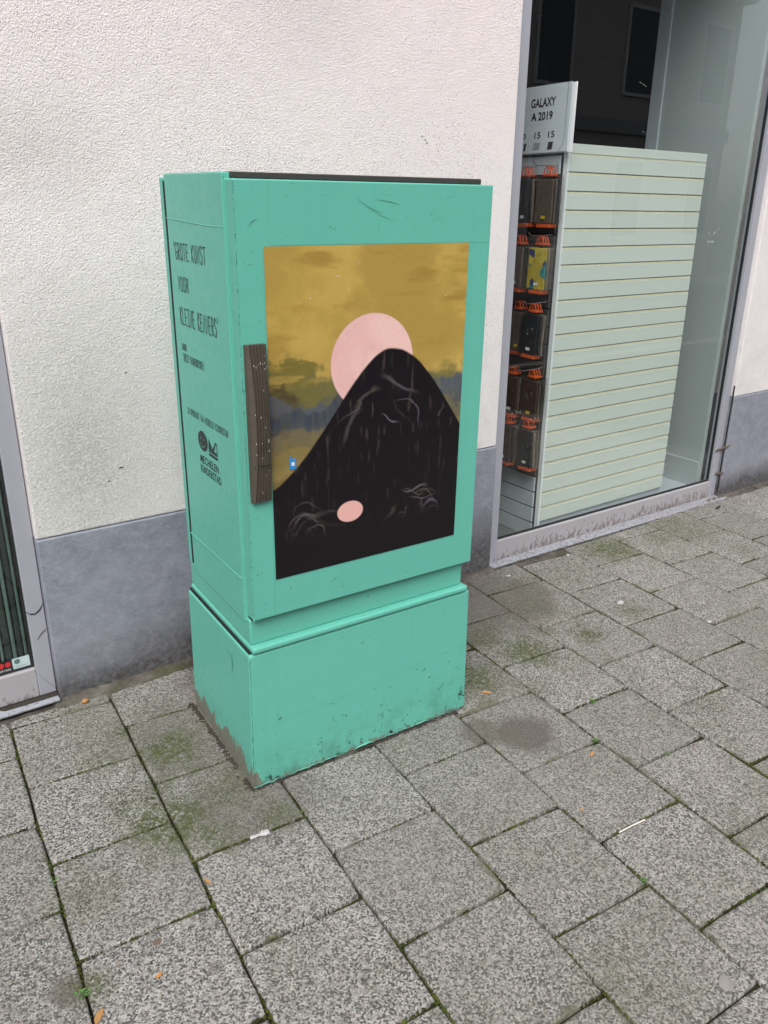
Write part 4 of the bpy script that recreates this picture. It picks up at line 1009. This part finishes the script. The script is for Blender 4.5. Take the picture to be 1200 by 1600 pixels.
props(fin(bm, 'white_stick', wood, loc=(1.017, -1.371, ground_z(1.06, -1.376) + .003), smooth=60), 'thin white stick lying on the joint between two slabs', 'stick')
# crumpled tissue
bm = bmesh.new(); bmesh.ops.create_grid(bm, x_segments=12, y_segments=7, size=.5)
for v in bm.verts:
    v.co = Vector((v.co.x * .05 + .004 * noise.noise(v.co * 6), v.co.y * .014 * (1.4 if v.co.x > .1 else .7), .004 + .007 * abs(noise.noise(v.co * 8 + Vector((3, 1, 0))))))
props(fin(bm, 'crumpled_paper', pw, loc=(.250, -.868, ground_z(.25, -.87)), rot=(0, 0, -.1)), 'crumpled white tissue lying in front of the cabinet', 'paper')
def leaf(x, y, s_, mat, rot, label):
    bm = bmesh.new(); P = [(-1, 0, 0), (-.5, .35, .12), (.3, .38, .18), (1, 0, .05), (.3, -.38, .15), (-.5, -.3, .1)]; vs = [bm.verts.new((a * s_, b_ * s_, c_ * s_ + .001)) for a, b_, c_ in P]
    c0 = bm.verts.new((0, 0, .0015))
    for j in range(6): bm.faces.new((vs[j], vs[(j + 1) % 6], c0))
    props(fin(bm, 'dry_leaf', mat, loc=(x, y, ground_z(x, y) + .0005), rot=(0, 0, rot)), label, 'leaf', 'dry leaves on the pavement')
leaf(.082, -.93, .013, tan, 1.9, 'small tan leaf bits in the slab joint left of centre')
leaf(1.158, -.713, .017, org, 2.4, 'orange dry leaf beside the cabinet right foot')
leaf(-.229, -1.12, .018, tan, .9, 'tan dry leaf at the very bottom left of the paving')
leaf(1.003, -1.26, .009, tan, .2, 'small tan leaf on a slab centre right, left of the white stick')
leaf(1.205, -1.12, .012, org, .5, 'brownish leaf on the slab just below the joint crossing')
leaf(-.10, -1.10, .010, org, .5, 'orange speck of leaf on the bottom left slab')

# =================================================================== STREET BEHIND THE CAMERA
st = bx('kerb', simple('concrete_kerb', (.30, .29, .27), .8), None, -40, 40, -3.75, -3.6, -.3, -.055); props(st, kind='structure')
rd = bx('road', MAT['asphalt'], None, -40, 40, -9.0, -3.75, -.4, -.17); props(rd, kind='structure')
op = bx('far_pavement', simple('concrete_paving', (.28, .275, .26), .85), None, -40, 40, -11.0, -9.0, -.4, -.05); props(op, kind='structure')
hb = thing('townhouse_row', 'pale rendered terrace across the street with dark windows and a cornice', 'building', (0, -11.0, 0))
bx('wall', simple('pale_render', (.50, .47, .43), .85, sc=2), hb, -20, 20, -6, 0, -.1, 6.6)
bx('cornice', simple('cornice_white', (.7, .69, .66), .7), hb, -20.1, 20.1, .0005, .35, 6.3, 6.6, bev=.03)
bx('band', simple('band_grey', (.35, .35, .36), .7), hb, -20.05, 20.05, .0005, .08, 3.2, 3.5, bev=.01)
bx('roof', simple('roof_slate', (.05, .05, .055), .7), hb, -20.2, 20.2, -6.2, .3, 6.601, 6.9)
wg = simple('dark_window_pane', (.03, .035, .04), .08, var=.05, bump=0); wf = simple('white_window_frame', (.7, .7, .7), .5)
b1 = bmesh.new(); box(b1, -.55, .55, .001, .05, 0, 1.8); m1 = None
for k in range(14):
    x = -17.3 + k * 2.8
    for z, hh in ((.9, 1), (4.0, 1)):
        if m1 is None: f_ = fin(b1, 'window', wf, hb, loc=(x, 0, z)); m1 = f_; b2 = bmesh.new(); box(b2, -.48, .48, .0505, .056, .07, 1.73); p_ = fin(b2, 'pane', wg, f_); m2 = p_
        else:
            f_ = m1.copy(); COL.objects.link(f_); f_.location = (x, 0, z); f_.parent = hb
            p_ = m2.copy(); COL.objects.link(p_); p_.parent = f_
